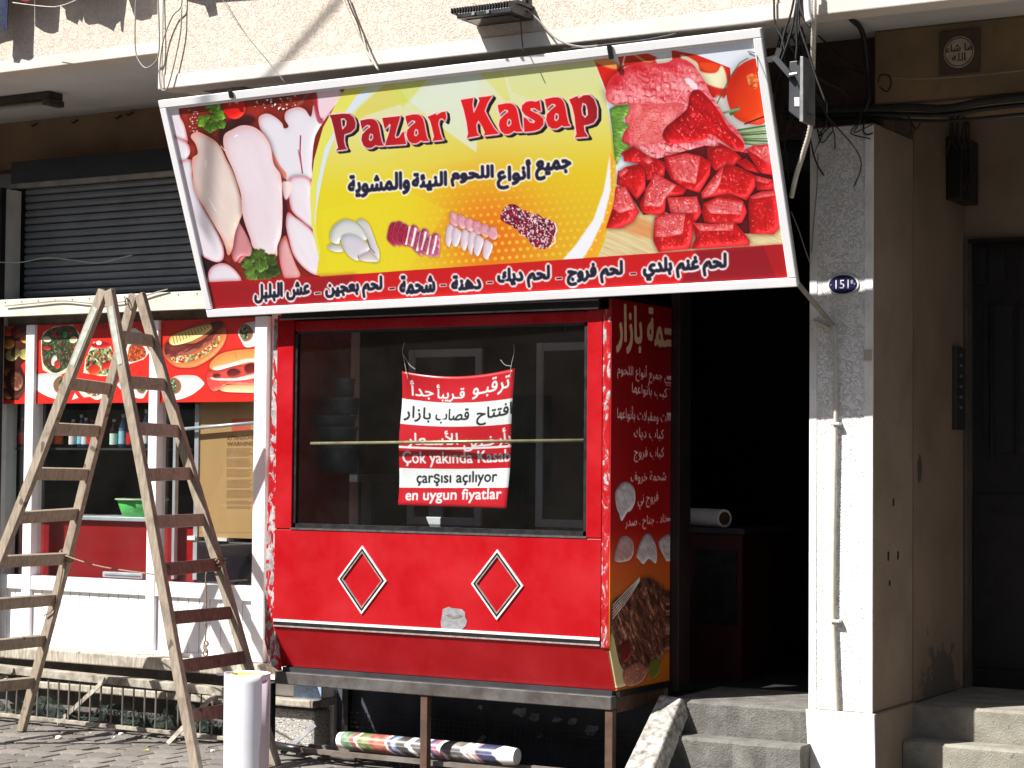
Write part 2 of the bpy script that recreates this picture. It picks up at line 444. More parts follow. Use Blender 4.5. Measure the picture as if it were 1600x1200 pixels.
    def speckle(s, pts, pal, cell, smooth=True, seed=0, shade=.25):
        if smooth: pts = cr(pts)
        K = s.mask(pts)
        if K is None: return
        sl, m = K; g = np.random.RandomState(seed); cell = cell * s.k
        H, W = m.shape; n = max(4, int(H * W / cell / cell)); px = g.rand(n) * W; py = g.rand(n) * H
        st = 1 + 1.5 * g.rand(n); an = g.rand(n) * 3.14; ci = g.randint(0, len(pal), n)
        yy, xx = np.mgrid[0:H, 0:W]; best = np.full(m.shape, 1e9); idx = np.zeros(m.shape, int)
        for i in range(n):
            dx, dy = xx - px[i], yy - py[i]; u = dx * math.cos(an[i]) + dy * math.sin(an[i]); v = -dx * math.sin(an[i]) + dy * math.cos(an[i])
            d = u * u / st[i] + v * v * st[i]; q = d < best; best[q] = d[q]; idx[q] = i
        c = np.array(pal)[ci][idx] / 255. * (1 - shade * np.clip(np.sqrt(best) / cell, 0, 1.6) + (g.rand(n)[idx] - .5) * .15)[..., None]
        s.put(sl, m, 0); s.im[sl] += np.clip(c, 0, 1) * m[..., None]
    def line(s, pts, wd, c, a=1.):
        P = s.mp(pts); wd = wd * s.k / 2
        for p, q in zip(P[:-1], P[1:]):
            d = q - p; l = np.linalg.norm(d) + 1e-6; n = np.array([-d[1], d[0]]) / l * wd
            K = s.mask([p + n, q + n, q - n, p - n], mapped=True)
            if K: s.put(K[0], np.clip(K[1], 0, 1) * a, np.array(c) / 255.)
    def ell(s, cx, cy, rx, ry, ang=0, n=20):
        t = np.arange(n) / n * 2 * math.pi; ca, sa = math.cos(ang), math.sin(ang)
        return [(cx + rx * math.cos(q) * ca - ry * math.sin(q) * sa, cy + rx * math.cos(q) * sa + ry * math.sin(q) * ca) for q in t]
    def dilate(s, m, r):
        o = m.copy(); H, W = m.shape
        for rr in ([r] if r <= 2 else [r * .5, r]):
            for k in range(16):
                dx = int(round(rr * math.cos(k * math.pi / 8))); dy = int(round(rr * math.sin(k * math.pi / 8)))
                if dx or dy:
                    a = np.zeros_like(m); a[max(0, dy):H + min(0, dy), max(0, dx):W + min(0, dx)] = m[max(0, -dy):H - max(0, dy) or None, max(0, -dx):W - max(0, dx) or None][:a[max(0, dy):H + min(0, dy), max(0, dx):W + min(0, dx)].shape[0]]
                    o = np.maximum(o, a)
        return o
    def textmask(s, txt, x0, y0, x1, y1, h, ar=True, desc=None):
        """box in photo pixels: foot line from (x0,y0) to (x1,y1), h high"""
        T = glyph_tris(shape_ar(txt) if ar else txt)
        if not len(T): return np.zeros((s.H, s.W))
        lo = T.reshape(-1, 2).min(0); hi = T.reshape(-1, 2).max(0)
        q = s.mp([(x0, y0), (x1, y1), (x0, y0 - h)])
        uvw = (T - lo) / (hi - lo); P = q[0] + uvw[..., :1] * (q[1] - q[0]) + uvw[..., 1:] * (q[2] - q[0])
        S = 2; m = np.zeros((s.H * S, s.W * S), bool); P = P * S
        for t in P:
            a = int(max(0, t[:, 0].min())); b = int(min(s.W * S - 1, t[:, 0].max() + 1)); c = int(max(0, t[:, 1].min())); d = int(min(s.H * S - 1, t[:, 1].max() + 1))
            if b < a or d < c: continue
            X = np.arange(a, b + 1)[None, :] + .5; Y = np.arange(c, d + 1)[:, None] + .5
            e = [(t[j][0] - t[i][0]) * (Y - t[i][1]) - (t[j][1] - t[i][1]) * (X - t[i][0]) for i, j in ((0, 1), (1, 2), (2, 0))]
            m[c:d + 1, a:b + 1] |= ((e[0] >= -.3) & (e[1] >= -.3) & (e[2] >= -.3)) | ((e[0] <= .3) & (e[1] <= .3) & (e[2] <= .3))
        return m.reshape(s.H, S, s.W, S).mean((1, 3))
    def text(s, txt, x0, y0, x1, y1, h, c, ar=True, bold=0, halo=0, hc=(255, 255, 255), a=1.):
        m = s.textmask(txt, x0, y0, x1, y1, h, ar); ys, xs = np.where(m > 0)
        if not len(ys): return
        p = int((bold + halo) * s.k) + 4
        sl = (slice(max(0, ys.min() - p), ys.max() + p), slice(max(0, xs.min() - p), xs.max() + p)); m = m[sl]
        if bold: m = s.dilate(m, bold * s.k)
        if halo: s.put(sl, np.clip(blur(s.dilate(m, halo * s.k), 1), 0, 1), np.array(hc) / 255.)
        s.put(sl, np.clip(blur(m, 1) * 1.1, 0, 1) * a, np.array(c) / 255.)

def zz(pts, ox, oy, k): return [(ox + x / k, oy + y / k) for x, y in pts]
# ------------------------------------------------------------------ the big sign's print
S_TL, S_TR = PY(247, 155, 8.05), PY(1192, 45, 8.12)
S_BL = PY(328, 497, 8.48); S_BR = PY(1245, 445, 8.55)
sU = (S_TR - S_TL + S_BR - S_BL) * .5; sV = (S_BL - S_TL + S_BR - S_TR) * .5
sO = (S_TL + S_TR + S_BL + S_BR) * .25 - sU * .5 - sV * .5
def sign_art():
    c = Canvas(sO, sU, sV, 430); im = c.im
    X, Y = c.xx / c.k, c.yy / c.k
    n1 = fbm(X * .03, Y * .03, 3)[..., None]
    im[:] = np.array([128, 34, 26]) / 255. * (.75 + .5 * n1) + np.array([60, 20, 5]) / 255. * np.clip(fbm(X * .05, Y * .05, 8)[..., None] - .5, 0, 1) * 2
    W = (232, 228, 236); Wd = (196, 182, 196); RM = (214, 130, 138)
    c.fill([(300, 380), (345, 400), (360, 440), (320, 440)], (30, 12, 30), .9, True, 3)
    c.fill([(345, 195), (385, 180), (400, 190), (370, 205), (345, 225)], (40, 14, 16), .8, True, 3)
    c.fill([(436, 300), (452, 330), (446, 372), (438, 370)], (80, 14, 40), 1, True, 2)
    c.fill([(378, 330), (410, 400), (400, 440), (376, 400)], (70, 20, 26), 1, True, 3)
    Z3 = lambda p: zz(p, 250, 90, 5.714)
    Z4 = lambda p: zz(p, 270, 280, 5.714)
    kw = dict(dark=Wd, rim=(206, 96, 110), r=7, rimw=.9, shadow=.6, fib=(.06, .12, 1.2))
    c.blob([(250, 150), (276, 160), (281, 181), (288, 195), (294, 222), (283, 219), (264, 212), (250, 190)], W, **kw, seed=1)
    c.blob([(262, 214), (285, 219), (296, 228), (297, 240), (290, 253), (281, 270), (272, 268)], W, **kw, seed=2)
    c.blob([(299, 249), (301, 270), (303, 283), (314, 315), (331, 346), (345, 373), (350, 388), (349, 406), (335, 409), (308, 392), (295, 350), (275, 265)], W, **kw, seed=3)
    c.blob([(325, 432), (328, 421), (336, 414), (350, 411), (366, 420), (378, 437), (374, 450), (326, 450)], W, **kw, seed=4)
    c.blob([(345, 372), (372, 355), (386, 372), (396, 395), (384, 402), (374, 412), (364, 400)], (206, 120, 126), (140, 50, 60), (170, 50, 50), 6, seed=12)
    c.blob([(365, 335), (376, 350), (392, 380), (394, 400), (378, 400), (368, 410), (362, 395), (366, 370)], (214, 150, 156), (160, 80, 90), (190, 70, 70), 5, seed=13)
    c.blob([(298, 213), (308, 206), (323, 212), (337, 221), (346, 232), (353, 247), (364, 268), (372, 291), (380, 327), (375, 345), (368, 364), (364, 388), (357, 399), (350, 378), (336, 353), (319, 324), (305, 297), (301, 265), (301, 247), (309, 240), (306, 226)],
           (226, 214, 206), (196, 170, 170), (222, 140, 120), 11, rimw=.8, seed=5, shadow=.7, fib=(.07, .2, 1.1))
    c.blob([(404, 188), (407, 181), (418, 178), (430, 183), (441, 193), (444, 201), (451, 198), (445, 186), (448, 174), (465, 168), (477, 172), (486, 183), (490, 165), (496, 176), (504, 188), (520, 150), (535, 148), (500, 200), (491, 223), (488, 256), (486, 282), (460, 292), (444, 276), (434, 258), (425, 240), (418, 218), (407, 202)],
           (228, 228, 238), Wd, RM, 8, rimw=.55, seed=6)
    c.fill([(497, 140), (530, 140), (525, 160), (505, 186), (498, 175)], (226, 200, 212), 1, True, 1)
    c.fill([(489, 152), (496, 150), (498, 178), (507, 192), (496, 190)], (170, 40, 70), .8, True, 1)
    c.line([(470, 212), (469, 240), (473, 272)], 2.2, (150, 36, 66)); c.line([(466, 234), (471, 260)], 1.6, (190, 100, 120))
    c.fill([(425, 235), (437, 258), (448, 272), (444, 280), (432, 262), (424, 246)], (220, 120, 104), .9, True, 1)
    c.blob([(454, 278), (485, 280), (487, 315), (494, 360), (471, 345), (456, 329), (452, 306)], W, **kw, seed=7)
    c.fill([(441, 285), (452, 284), (457, 292), (452, 308), (446, 312), (441, 296)], (240, 214, 214), 1, True, 1)
    c.blob([(438, 378), (447, 369), (455, 392), (463, 414), (470, 432), (450, 440), (441, 424), (436, 394)], (226, 180, 184), (190, 110, 110), (206, 70, 60), 6, seed=8)
    c.blob([(450, 332), (461, 339), (480, 353), (494, 369), (498, 388), (506, 406), (513, 425), (497, 431), (480, 423), (466, 409), (457, 394), (450, 367), (447, 350)], W, **kw, seed=9)
    c.blob([(350, 212), (364, 202), (379, 196), (397, 199), (413, 211), (423, 230), (428, 256), (439, 274), (441, 300), (442, 332), (440, 367), (434, 385), (431, 402), (399, 390), (391, 371), (380, 338), (377, 306), (371, 285), (364, 265), (351, 235)],
           (228, 218, 228), (200, 178, 190), (224, 150, 140), 13, rimw=.6, seed=10, shadow=.7, fib=(.05, .14, 1.4))
    for p, q in (((322, 250), (322, 262)), ((345, 228), (352, 236)), ((326, 310), (338, 330)), ((366, 214), (372, 211))): c.line([p, q], 1.4, (252, 250, 250), .8)
    # parsley and tomato
    def leaf(cx, cy, r_, an, cl, sd_):
        pts = []
        for k in range(36):
            th = 2 * math.pi * k / 36; q = abs(math.cos(2.5 * th)) ** .45; rr = r_ * (.58 + .42 * q + .07 * math.sin(k * 2.3 + sd_)) * (.35 if abs(th - math.pi) < .14 else 1)
            pts.append((cx + rr * math.cos(th + an), cy + rr * .85 * math.sin(th + an)))
        c.blob(pts, cl, tuple(v * .35 for v in cl), tuple(v * .7 for v in cl), 3, smooth=False, fib=(.5, .4, an), seed=sd_, shadow=.6)
        for k in range(5): a_ = an + (k - 2) * 1.05; c.line([(cx - r_ * .3 * math.cos(an), cy - r_ * .3 * math.sin(an)), (cx + r_ * .75 * math.cos(a_), cy + r_ * .62 * math.sin(a_))], .7, tuple(v * .6 for v in cl), .8)
    c.line(Z3([(390, 430), (470, 500), (560, 540), (600, 560)]), 1.6, (16, 26, 14))
    leaf(333, 166, 13, -.7, (134, 186, 60), 1); leaf(340, 181, 13, .4, (116, 170, 48), 2); leaf(321, 190, 14, 2.6, (128, 182, 56), 3); leaf(329, 199, 11, 1.6, (104, 156, 44), 4); leaf(345, 195, 9, .9, (96, 150, 44), 5)
    c.blob(c.ell(366.5, 169, 17, 17.5), (226, 24, 18), (150, 8, 12), None, 9, light=(-.3, -.8), seed=3)
    c.fill(c.ell(370, 159, 3, 3.6), (255, 200, 190), .9, soft=1); c.fill(c.ell(359, 163, 1.6, 3, .4), (250, 120, 110), .8, soft=1)
    g = np.random.RandomState(4)
    for _ in range(60):
        x, y = (g.rand() * 70 + 395, 146 + g.rand() * 24) if g.rand() < .6 else (295 + g.rand() * 14, 172 + g.rand() * 34)
        r_ = .6 + g.rand() * 1.3; c.fill(c.ell(x, y, r_, r_ * .8, n=6), (236, 214, 200), .85)
    for x, y in ((424, 160), (430, 164), (436, 170), (418, 157), (443, 171)): c.fill(c.ell(x, y, 2.6, 1.6, g.rand() * 3, n=8), (240, 236, 230)); c.fill(c.ell(x + 2, y + 2, 2, 1.4, 0, n=8), (20, 14, 30))
    for k, (x_, y_, r_, a_, cl) in enumerate(((420, 408, 15, -.8, (70, 96, 36)), (404, 400, 14, -2.2, (84, 116, 44)), (390, 413, 13, 2.9, (104, 146, 54)), (396, 428, 14, 2.2, (112, 160, 60)), (414, 428, 15, .9, (76, 112, 44)), (428, 424, 12, .3, (54, 78, 32)), (408, 415, 13, 1.6, (96, 136, 50)))): leaf(x_, y_, r_, a_, cl, 20 + k)
    # yellow field
    field = [(601, 128), (577, 150), (556, 170), (530, 203), (512, 245), (499, 305), (494, 350), (501, 395), (512, 440), (700, 440), (930, 420), (948, 380), (958, 330), (963, 280), (959, 225), (946, 150), (927, 85)]
    pale = [(545, 130), (527, 160), (505, 200), (491, 250), (485, 300), (487, 350), (498, 400), (511, 445), (700, 440), (700, 120)]
    c.fill(pale, (214, 214, 96), 1)
    c.fill([(585, 130), (556, 152), (531, 190), (508, 232), (496, 290), (492, 345), (496, 355), (502, 300), (516, 240), (545, 190), (580, 152), (606, 132)], (206, 216, 232), 1)
    K = c.mask(cr(field, 3))
    sl, m = K; p = c.mp([(745, 120), (745, 430), (770, 375), (520, 380), (900, 330), (560, 300)])
    xx, yy = c.xx[sl], c.yy[sl]; t = np.clip((yy - p[0][1]) / (p[1][1] - p[0][1]), 0, 1)[..., None]
    G = lambda i, r: np.exp(-(((xx - p[i][0]) ** 2 + (yy - p[i][1]) ** 2) / (r * c.k) ** 2))[..., None]
    top, mid = np.array([208, 216, 188]), np.array([216, 198, 38]); cc = top + (mid - top) * np.clip(t * 2.1 - .12, 0, 1)
    cc = cc * (1 - .55 * np.clip(t * 1.6 - .4, 0, 1) * G(4, 170)) + np.array([206, 150, 36]) * .55 * np.clip(t * 1.6 - .4, 0, 1) * G(4, 170)
    cc = cc * (1 - .85 * G(2, 85)) + np.array([216, 98, 22]) * .85 * G(2, 85)
    cc = cc * (1 - .6 * G(3, 90)) + np.array([216, 206, 34]) * .6 * G(3, 90)
    c.put(sl, m, cc / 255.)
    fm = np.zeros((c.H, c.W)); fm[sl] = m
    def ray_poly(pts, colr, a):
        k2 = c.mask(pts, pad=3)
        if k2: c.put(k2[0], blur(k2[1], 1) * a * fm[k2[0]], np.array(colr) / 255.)
    ray_poly([(560, 170), (610, 125), (640, 160), (575, 180), (540, 200)], (206, 190, 40), .55)
    ray_poly([(607, 130), (675, 118), (640, 158), (630, 170)], (196, 208, 90), .7)
    ray_poly([(640, 158), (700, 118), (745, 112), (750, 150), (745, 240), (690, 200)], (208, 220, 206), .75)
    ray_poly([(745, 110), (785, 105), (800, 165), (790, 160), (752, 118)], (206, 208, 110), .7)
    ray_poly([(785, 105), (930, 84), (946, 150), (850, 165), (800, 145)], (204, 208, 120), .55)
    ray_poly([(690, 200), (745, 248), (640, 270), (600, 250)], (212, 200, 70), .4)
    ray_poly([(500, 330), (640, 300), (700, 330), (640, 420), (515, 432)], (218, 210, 40), .35)
    # dots
    g = np.random.RandomState(2)
    for r_ in range(17):
        for q in range(44):
            x = 560 + q * 11.3 + (r_ % 2) * 5.6; y = 236 + r_ * 11.6 - (x - 560) * .075
            if not (520 < x < 962): continue
            v = max(0, min(1, (y - 250) / 110)) * (.35 + .65 * math.exp(-((x - 800) / 170) ** 2))
            e = c.mp([(x, y)])[0]
            if not (0 <= int(e[1]) < c.H and 0 <= int(e[0]) < c.W) or fm[int(e[1]), int(e[0])] < .9 or v < .08: continue
            c.fill(c.ell(x, y, 2.9 * (.6 + .4 * v), 2.9 * (.6 + .4 * v), n=9), (236, 196, 60), .75 * v + .1); c.fill(c.ell(x, y, 1.1, 1.1, n=6), (222, 140, 40), .6 * v)
    # right: meat board
    RX = lambda p: zz(p, 920, 60, 5.333); RZ = lambda p: zz(p, 930, 230, 5.)
    rf = [(927, 85), (946, 150), (959, 225), (963, 280), (958, 330), (945, 380), (926, 425), (1260, 400), (1260, 30), (925, 60)]
    c.fill(rf, (218, 224, 236)); full = c.mask(rf); 
    c.fill(RX([(40, 170), (150, 180), (270, 240), (300, 300), (160, 480), (100, 330)]), (206, 30, 20)); c.fill(RX([(50, 180), (200, 190), (260, 235), (220, 270), (70, 220)]), (230, 160, 90), .9, True, 1)
    c.fill(RX([(235, 130), (430, 110), (570, 170), (570, 220), (400, 220), (270, 260)]), (212, 44, 22)); c.fill(RX([(300, 140), (315, 140), (290, 240), (270, 250)]), (244, 200, 190))
    c.fill(RX([(340, 130), (370, 128), (480, 200), (560, 205), (480, 225)]), (240, 160, 80), .9); c.fill(RX([(560, 180), (700, 150), (720, 200), (600, 230)]), (232, 226, 214), 1, True, 1)
    c.fill(RX([(690, 110), (900, 150), (1180, 260), (1190, 400), (1130, 520), (1000, 500), (900, 340), (700, 190)]), (206, 36, 24)); c.fill(RX([(770, 150), (900, 210), (940, 290), (1060, 300), (1110, 240), (1150, 330), (1140, 430), (1000, 400), (900, 330), (800, 230)]), (232, 226, 190), 1, True, 1)
    c.fill(RX([(930, 220), (1080, 230), (1060, 290), (960, 280)]), (222, 70, 24), 1, True, 1)
    c.fill(RX([(1060, 500), (1200, 560), (1300, 700), (1500, 760), (1500, 1000), (1200, 800)]), (220, 216, 210), .9, True, 2)
    c.blob(RX([(1150, 480), (1170, 380), (1230, 270), (1330, 200), (1420, 200), (1480, 400), (1480, 700), (1350, 730), (1230, 680), (1180, 600)]), (226, 66, 20), (168, 24, 12), (190, 40, 16), 16, seed=31)
    c.speckle(RX([(1320, 330), (1380, 310), (1420, 360), (1410, 430), (1350, 420)]), [(240, 110, 50), (236, 150, 90), (220, 70, 30)], 3)
    c.line(RX([(1070, 560), (1180, 340), (1260, 220), (1330, 180)]), 1.1, (60, 80, 50)); c.line(RX([(1180, 650), (1250, 590)]), 4.5, (64, 96, 56)); c.line(RX([(1110, 640), (1260, 600)]), 3, (120, 150, 110))
    c.line(RX([(1300, 730), (1480, 660)]), 1.6, (40, 20, 20))
    for i in range(9): c.line(RX([(1240 + i * 8, 780 + i * 14), (1500, 740 + i * 22)]), 2.4, [(70, 100, 60), (150, 176, 130), (100, 130, 80)][i % 3])
    steak = RX([(145, 440), (180, 350), (250, 290), (350, 235), (450, 210), (560, 222), (660, 212), (720, 182), (800, 190), (870, 230), (930, 310), (980, 390), (1020, 480), (1100, 600), (1160, 700), (1260, 800), (1310, 920), (1280, 1010), (700, 1050), (300, 1000), (280, 850), (330, 720), (300, 620), (200, 560), (150, 520)])
    c.blob(steak, (240, 164, 170), (186, 22, 34), (206, 60, 70), 14, crk=(.11, .95, .35), fib=(.1, .45, .5), seed=33, gl=.3, k=2.)
    c.blob(RX([(330, 560), (520, 560), (800, 560), (700, 720), (640, 860), (500, 900), (380, 900), (310, 720)]), (236, 156, 156), (196, 30, 36), (206, 80, 90), 10, crk=(.24, .8, .2), fib=(.12, .4, -.9), seed=34, shadow=0, k=.5)
    c.blob(RX([(850, 470), (920, 440), (1000, 510), (1100, 640), (1170, 760), (1290, 880), (1270, 960), (1150, 900), (1020, 810), (960, 860), (700, 890), (620, 840), (640, 760), (720, 690), (820, 600)]), (200, 16, 24), (120, 4, 12), None, 9, fib=(.3, .5, 1.), seed=35, shadow=.15, gl=.5)
    c.fill(RX([(800, 350), (850, 350), (910, 410), (900, 440), (850, 420)]), (232, 226, 236), .9, True, 1)
    c.blob(RX([(175, 600), (230, 570), (345, 560), (330, 640), (280, 700), (340, 740), (290, 800), (270, 860), (360, 920), (280, 960), (240, 1060), (220, 1060), (200, 800)]), (124, 168, 70), (50, 90, 30), (80, 120, 50), 4, smooth=False, fib=(.5, .6, .4), seed=36)
    # board wood
    k2 = c.mask(RZ([(-40, 1000), (60, 640), (140, 420), (380, 380), (600, 560), (1260, 600), (1500, 640), (1500, 1000)])); sl, m = k2
    wn = fbm(X[sl] * .04 + Y[sl] * .02, Y[sl] * .5 - X[sl] * .25, 41)[..., None]
    c.put(sl, m * full_mask(c, rf)[sl], np.clip((np.array([232, 214, 168]) - 46 * wn) / 255., 0, 1))
    c.fill(RZ([(200, 630), (330, 560), (460, 620), (465, 720), (330, 700)]), (206, 110, 50), .55, True, 4)
    M1, M2, M3 = (206, 22, 28), (128, 6, 14), (232, 150, 150)
    def cube(body, topf=None, sd_=0, an=.4, fr=.6):
        body = RZ(body); c.blob(body, M1, M2, (170, 10, 20), 7, smooth=False, seed=sd_, shadow=.75, gl=.35, k=2.6, fib=(.25, .35, an + 1.2))
        if topf: c.blob(RZ(topf), (222, 112, 114), (186, 34, 40), (200, 40, 46), 4, smooth=False, crk=(.16 * fr / .6, .9, an), fib=(.3, .4, an), seed=sd_ + 1, shadow=0, gl=.5, k=2.)
    c.fill(RZ([(180, 200), (420, 120), (860, 0), (1200, 60), (1390, 200), (1420, 640), (1200, 690), (760, 620), (560, 520), (380, 540), (300, 420)]), (84, 4, 12), .95)
    cube([(880, 20), (1000, -10), (1090, 40), (1150, 100), (1090, 160), (950, 200), (880, 130)], sd_=50)
    cube([(1100, 130), (1180, 100), (1280, 180), (1290, 220), (1180, 190)], sd_=51)
    cube([(220, 50), (300, 0), (420, 80), (560, 130), (540, 260), (400, 270), (340, 140), (230, 120)], [(360, 100), (420, 80), (460, 120), (420, 150)], 52)
    cube([(1180, 30), (1360, -10), (1395, 235), (1300, 215), (1240, 130)], [(1180, 30), (1240, 0), (1360, -10), (1385, 170), (1270, 80)], 53, .9)
    cube([(540, 80), (720, 55), (830, 80), (910, 130), (900, 230), (820, 370), (700, 330), (600, 265), (560, 180)], [(560, 90), (720, 60), (825, 85), (790, 300), (620, 265)], 54, 1.2)
    cube([(1240, 230), (1400, 270), (1400, 350), (1270, 350)], [(1240, 230), (1390, 270), (1350, 300), (1260, 280)], 55)
    cube([(1030, 140), (1130, 170), (1250, 230), (1258, 320), (1190, 430), (1050, 380), (840, 415), (830, 370), (900, 280), (990, 170)], [(1010, 160), (980, 300), (930, 380), (840, 410), (835, 365), (930, 240)], 56, -.8, .8)
    cube([(180, 210), (240, 165), (330, 145), (390, 190), (400, 340), (330, 420), (250, 330), (170, 300)], [(180, 210), (240, 170), (270, 190), (200, 250)], 57)
    cube([(1210, 400), (1300, 360), (1420, 350), (1445, 650), (1400, 695), (1215, 690), (1200, 480)], [(1215, 400), (1300, 360), (1420, 350), (1420, 390), (1230, 420)], 58)
    cube([(470, 215), (620, 290), (720, 340), (690, 385), (560, 400), (545, 550), (370, 525), (350, 460), (400, 340)], [(470, 215), (640, 310), (560, 400), (520, 480), (380, 470), (400, 340)], 59, -.9, .7)
    cube([(560, 400), (800, 395), (840, 520), (780, 610), (600, 560)], [(570, 405), (800, 398), (820, 520), (600, 540)], 60, 1.3)
    cube([(850, 450), (950, 400), (1050, 380), (1160, 430), (1192, 520), (1150, 605), (1050, 620), (860, 600), (840, 520)], [(860, 460), (960, 405), (1160, 440), (1150, 540), (900, 530)], 61, .3)
    cube([(165, 320), (240, 312), (300, 420), (350, 515), (300, 590), (200, 645), (88, 642), (130, 500)], [(168, 322), (238, 314), (325, 490), (200, 525), (138, 490)], 62, .9, .9)
    cube([(470, 560), (560, 530), (720, 525), (775, 580), (770, 700), (750, 805), (500, 830), (458, 740)], [(470, 562), (560, 532), (710, 530), (690, 690), (540, 715), (470, 710)], 63, .5, 1.)
    cube([(760, 600), (930, 610), (1090, 595), (1150, 660), (1212, 740), (1212, 780), (900, 800), (755, 805), (790, 720)], [(765, 600), (930, 612), (1090, 598), (1080, 665), (820, 665)], 64, .1)
    # stripes right of the field
    c.fill([(963, 255), (963, 290), (957, 330), (940, 380), (918, 428), (896, 428), (925, 372), (945, 318), (954, 240)], (226, 160, 40), 1)
    for i in range(24):
        y = 262 + i * 7.2; x = 960 - max(0, (y - 290)) ** 1.45 * .043 - (i % 2) * 5; c.fill(c.ell(x, y, 2.2, 2.2, n=8), (240, 204, 90), .8)
    c.fill([(954, 242), (955, 300), (944, 345), (925, 385), (898, 428), (862, 428), (900, 385), (928, 345), (944, 300)], (226, 230, 244), 1, soft=.5)
    c.fill([(959, 225), (963, 280), (961, 310), (958, 330), (960, 270)], (196, 190, 60), .8)
    # small products
    A = lambda p: zz(p, 490, 300, 8.); B = lambda p: zz(p, 680, 300, 8.)
    kk = dict(dark=(140, 142, 152), rim=(170, 176, 170), r=5, rimw=.45, k=1.5)
    c.blob(A([(180, 690), (240, 650), (330, 670), (380, 740), (300, 757), (205, 730)]), (216, 214, 208), **kk)
    c.blob(A([(210, 560), (240, 450), (330, 370), (420, 348), (540, 390), (640, 490), (672, 590), (600, 620), (430, 560), (340, 600), (320, 655), (230, 630)]), (224, 228, 224), **kk)
    c.blob(A([(545, 370), (620, 345), (700, 420), (750, 540), (800, 680), (825, 740), (820, 870), (740, 875), (700, 720), (680, 600), (620, 460)]), (220, 216, 216), **kk)
    c.blob(A([(345, 580), (430, 530), (560, 565), (700, 670), (690, 745), (610, 790), (575, 860), (500, 845), (400, 750)]), (222, 216, 228), **kk)
    c.blob(A([(580, 800), (690, 750), (760, 810), (820, 860), (740, 880), (590, 860)]), (222, 208, 208), **kk)
    c.line(A([(680, 600), (700, 690), (770, 770)]), 1.4, (120, 60, 90)); c.line(A([(560, 790), (570, 850)]), 1.2, (120, 90, 90))
    g = np.random.RandomState(5)
    for i in range(9):
        t_ = i / 8.; x, y = 980 + t_ * 520 + g.rand() * 16, 500 + t_ * 190 + g.rand() * 40 - 20
        c.blob(A([(x + a, y + b) for a, b in ((-60 - g.rand() * 20, 60), (-20, -150 + g.rand() * 40), (60, -150 + g.rand() * 50), (75, -40), (40 + g.rand() * 20, 120 + g.rand() * 60), (-30, 110 + g.rand() * 30))]), (176, 36, 70) if i < 4 else (196, 110, 140), (110, 14, 40), (200, 120, 150), 3, seed=i, fib=(.5, .5, .9))
        if i > 2: c.line(A([(x + 30, y - 120), (x + 10, y), (x - 20, y + 110)]), 2.2 + g.rand() * 2, (244, 232, 238))
    for i in range(6):
        t_ = i / 5.; x, y = 200 + t_ * 480, 480 + t_ * 170
        c.blob(B([(x - 10, y - 210 + i * 6), (x + 70, y - 200), (x + 110, y - 100), (x + 70, y - 40), (x, y - 80)]), (226, 176, 186), (176, 100, 120), (214, 140, 150), 3, seed=i, fib=(.4, .4, 1.))
    for i in range(6):
        t_ = i / 5.; x, y = 180 + t_ * 460 + g.rand() * 24 - 12, 530 + t_ * 170 + g.rand() * 30 - 15
        c.blob(B([(x - 50, y + 80), (x - 20, y - 90 - g.rand() * 30), (x + 50, y - 110 + g.rand() * 40), (x + 80, y - 30), (x + 50 - g.rand() * 30, y + 90), (x, y + 140 + g.rand() * 60)]), (230, 222, 232), (168, 140, 160), (200, 160, 176), 3, seed=i + 7)
    for i, (x, y) in enumerate(((950, 300), (1090, 380), (1230, 420), (1370, 480), (1310, 590), (1180, 470))):
        c.speckle(B([(x - 130, y + 40), (x - 60, y - 110), (x + 60, y - 130), (x + 160, y - 20), (x + 120, y + 110), (x, y + 130)]), [(120, 20, 50), (170, 30, 66), (236, 224, 230), (90, 14, 40), (220, 190, 200), (150, 24, 60)], 2.2, seed=i)
    c.line(B([(1500, 400), (1530, 480), (1500, 560), (1510, 640), (1430, 700)]), 2, (240, 220, 230))
    # red band
    c.fill([(322, 441), (400, 438), (512, 432), (915, 405), (1230, 384), (1262, 440), (1250, 470), (330, 510)], (190, 22, 28))
    c.fill([(322, 441), (400, 438), (512, 432), (560, 429), (500, 500), (330, 510)], (134, 20, 32), .75, soft=6)
    c.fill([(1090, 394), (1235, 384), (1262, 440), (1060, 455)], (126, 18, 34), .8, soft=3); c.fill([(1195, 388), (1225, 386), (1235, 440), (1215, 442)], (176, 24, 30), .6, soft=1)
    # lettering
    dk = (28, 26, 46)
    for t_, x0, y0, x1, y1, h in (('لحم غنم بلدي', 1007, 440, 1135, 432, 33), ('لحم فروج', 888, 448, 973, 441, 31), ('لحم ديك', 779, 453, 859, 448, 31), ('دهنة', 707, 455, 752, 452, 22),
                                  ('شحمة', 626, 461, 680, 457, 28), ('لحم بعجين', 510, 470, 597, 463, 30), ('عش البلبل', 399, 474, 484, 466, 28)):
        c.text(t_, x0, y0, x1, y1, h, dk, bold=1.25, halo=2.3)
    for x, y in ((990, 428), (874, 435), (766, 441), (693, 445), (613, 450), (497, 457)): c.fill([(x - 5.5, y), (x + 6, y - .6), (x + 6, y + 3.6), (x - 5.5, y + 4.2)], (255, 255, 255), soft=1.4); c.line([(x - 4, y + 2), (x + 5, y + 1.4)], 2.2, dk)
    for t_, x0, y0, x1, y1, h in (('جميع', 838, 283, 892, 278, 29), ('أنواع', 778, 297, 829, 292, 40), ('اللحوم', 706, 292, 771, 288, 28), ('النيئة', 645, 300, 698, 296, 27), ('والمشوية', 545, 310, 640, 303, 34)):
        c.text(t_, x0, y0, x1, y1, h, dk, bold=1.15, halo=2.0)
    c.text('ditpho', 464, 172, 484, 150, 9, (210, 160, 160), ar=False, a=.6)
    zA = lambda p: zz(p, 510, 160, 8.); zB = lambda p: zz(p, 710, 135, 6.667)
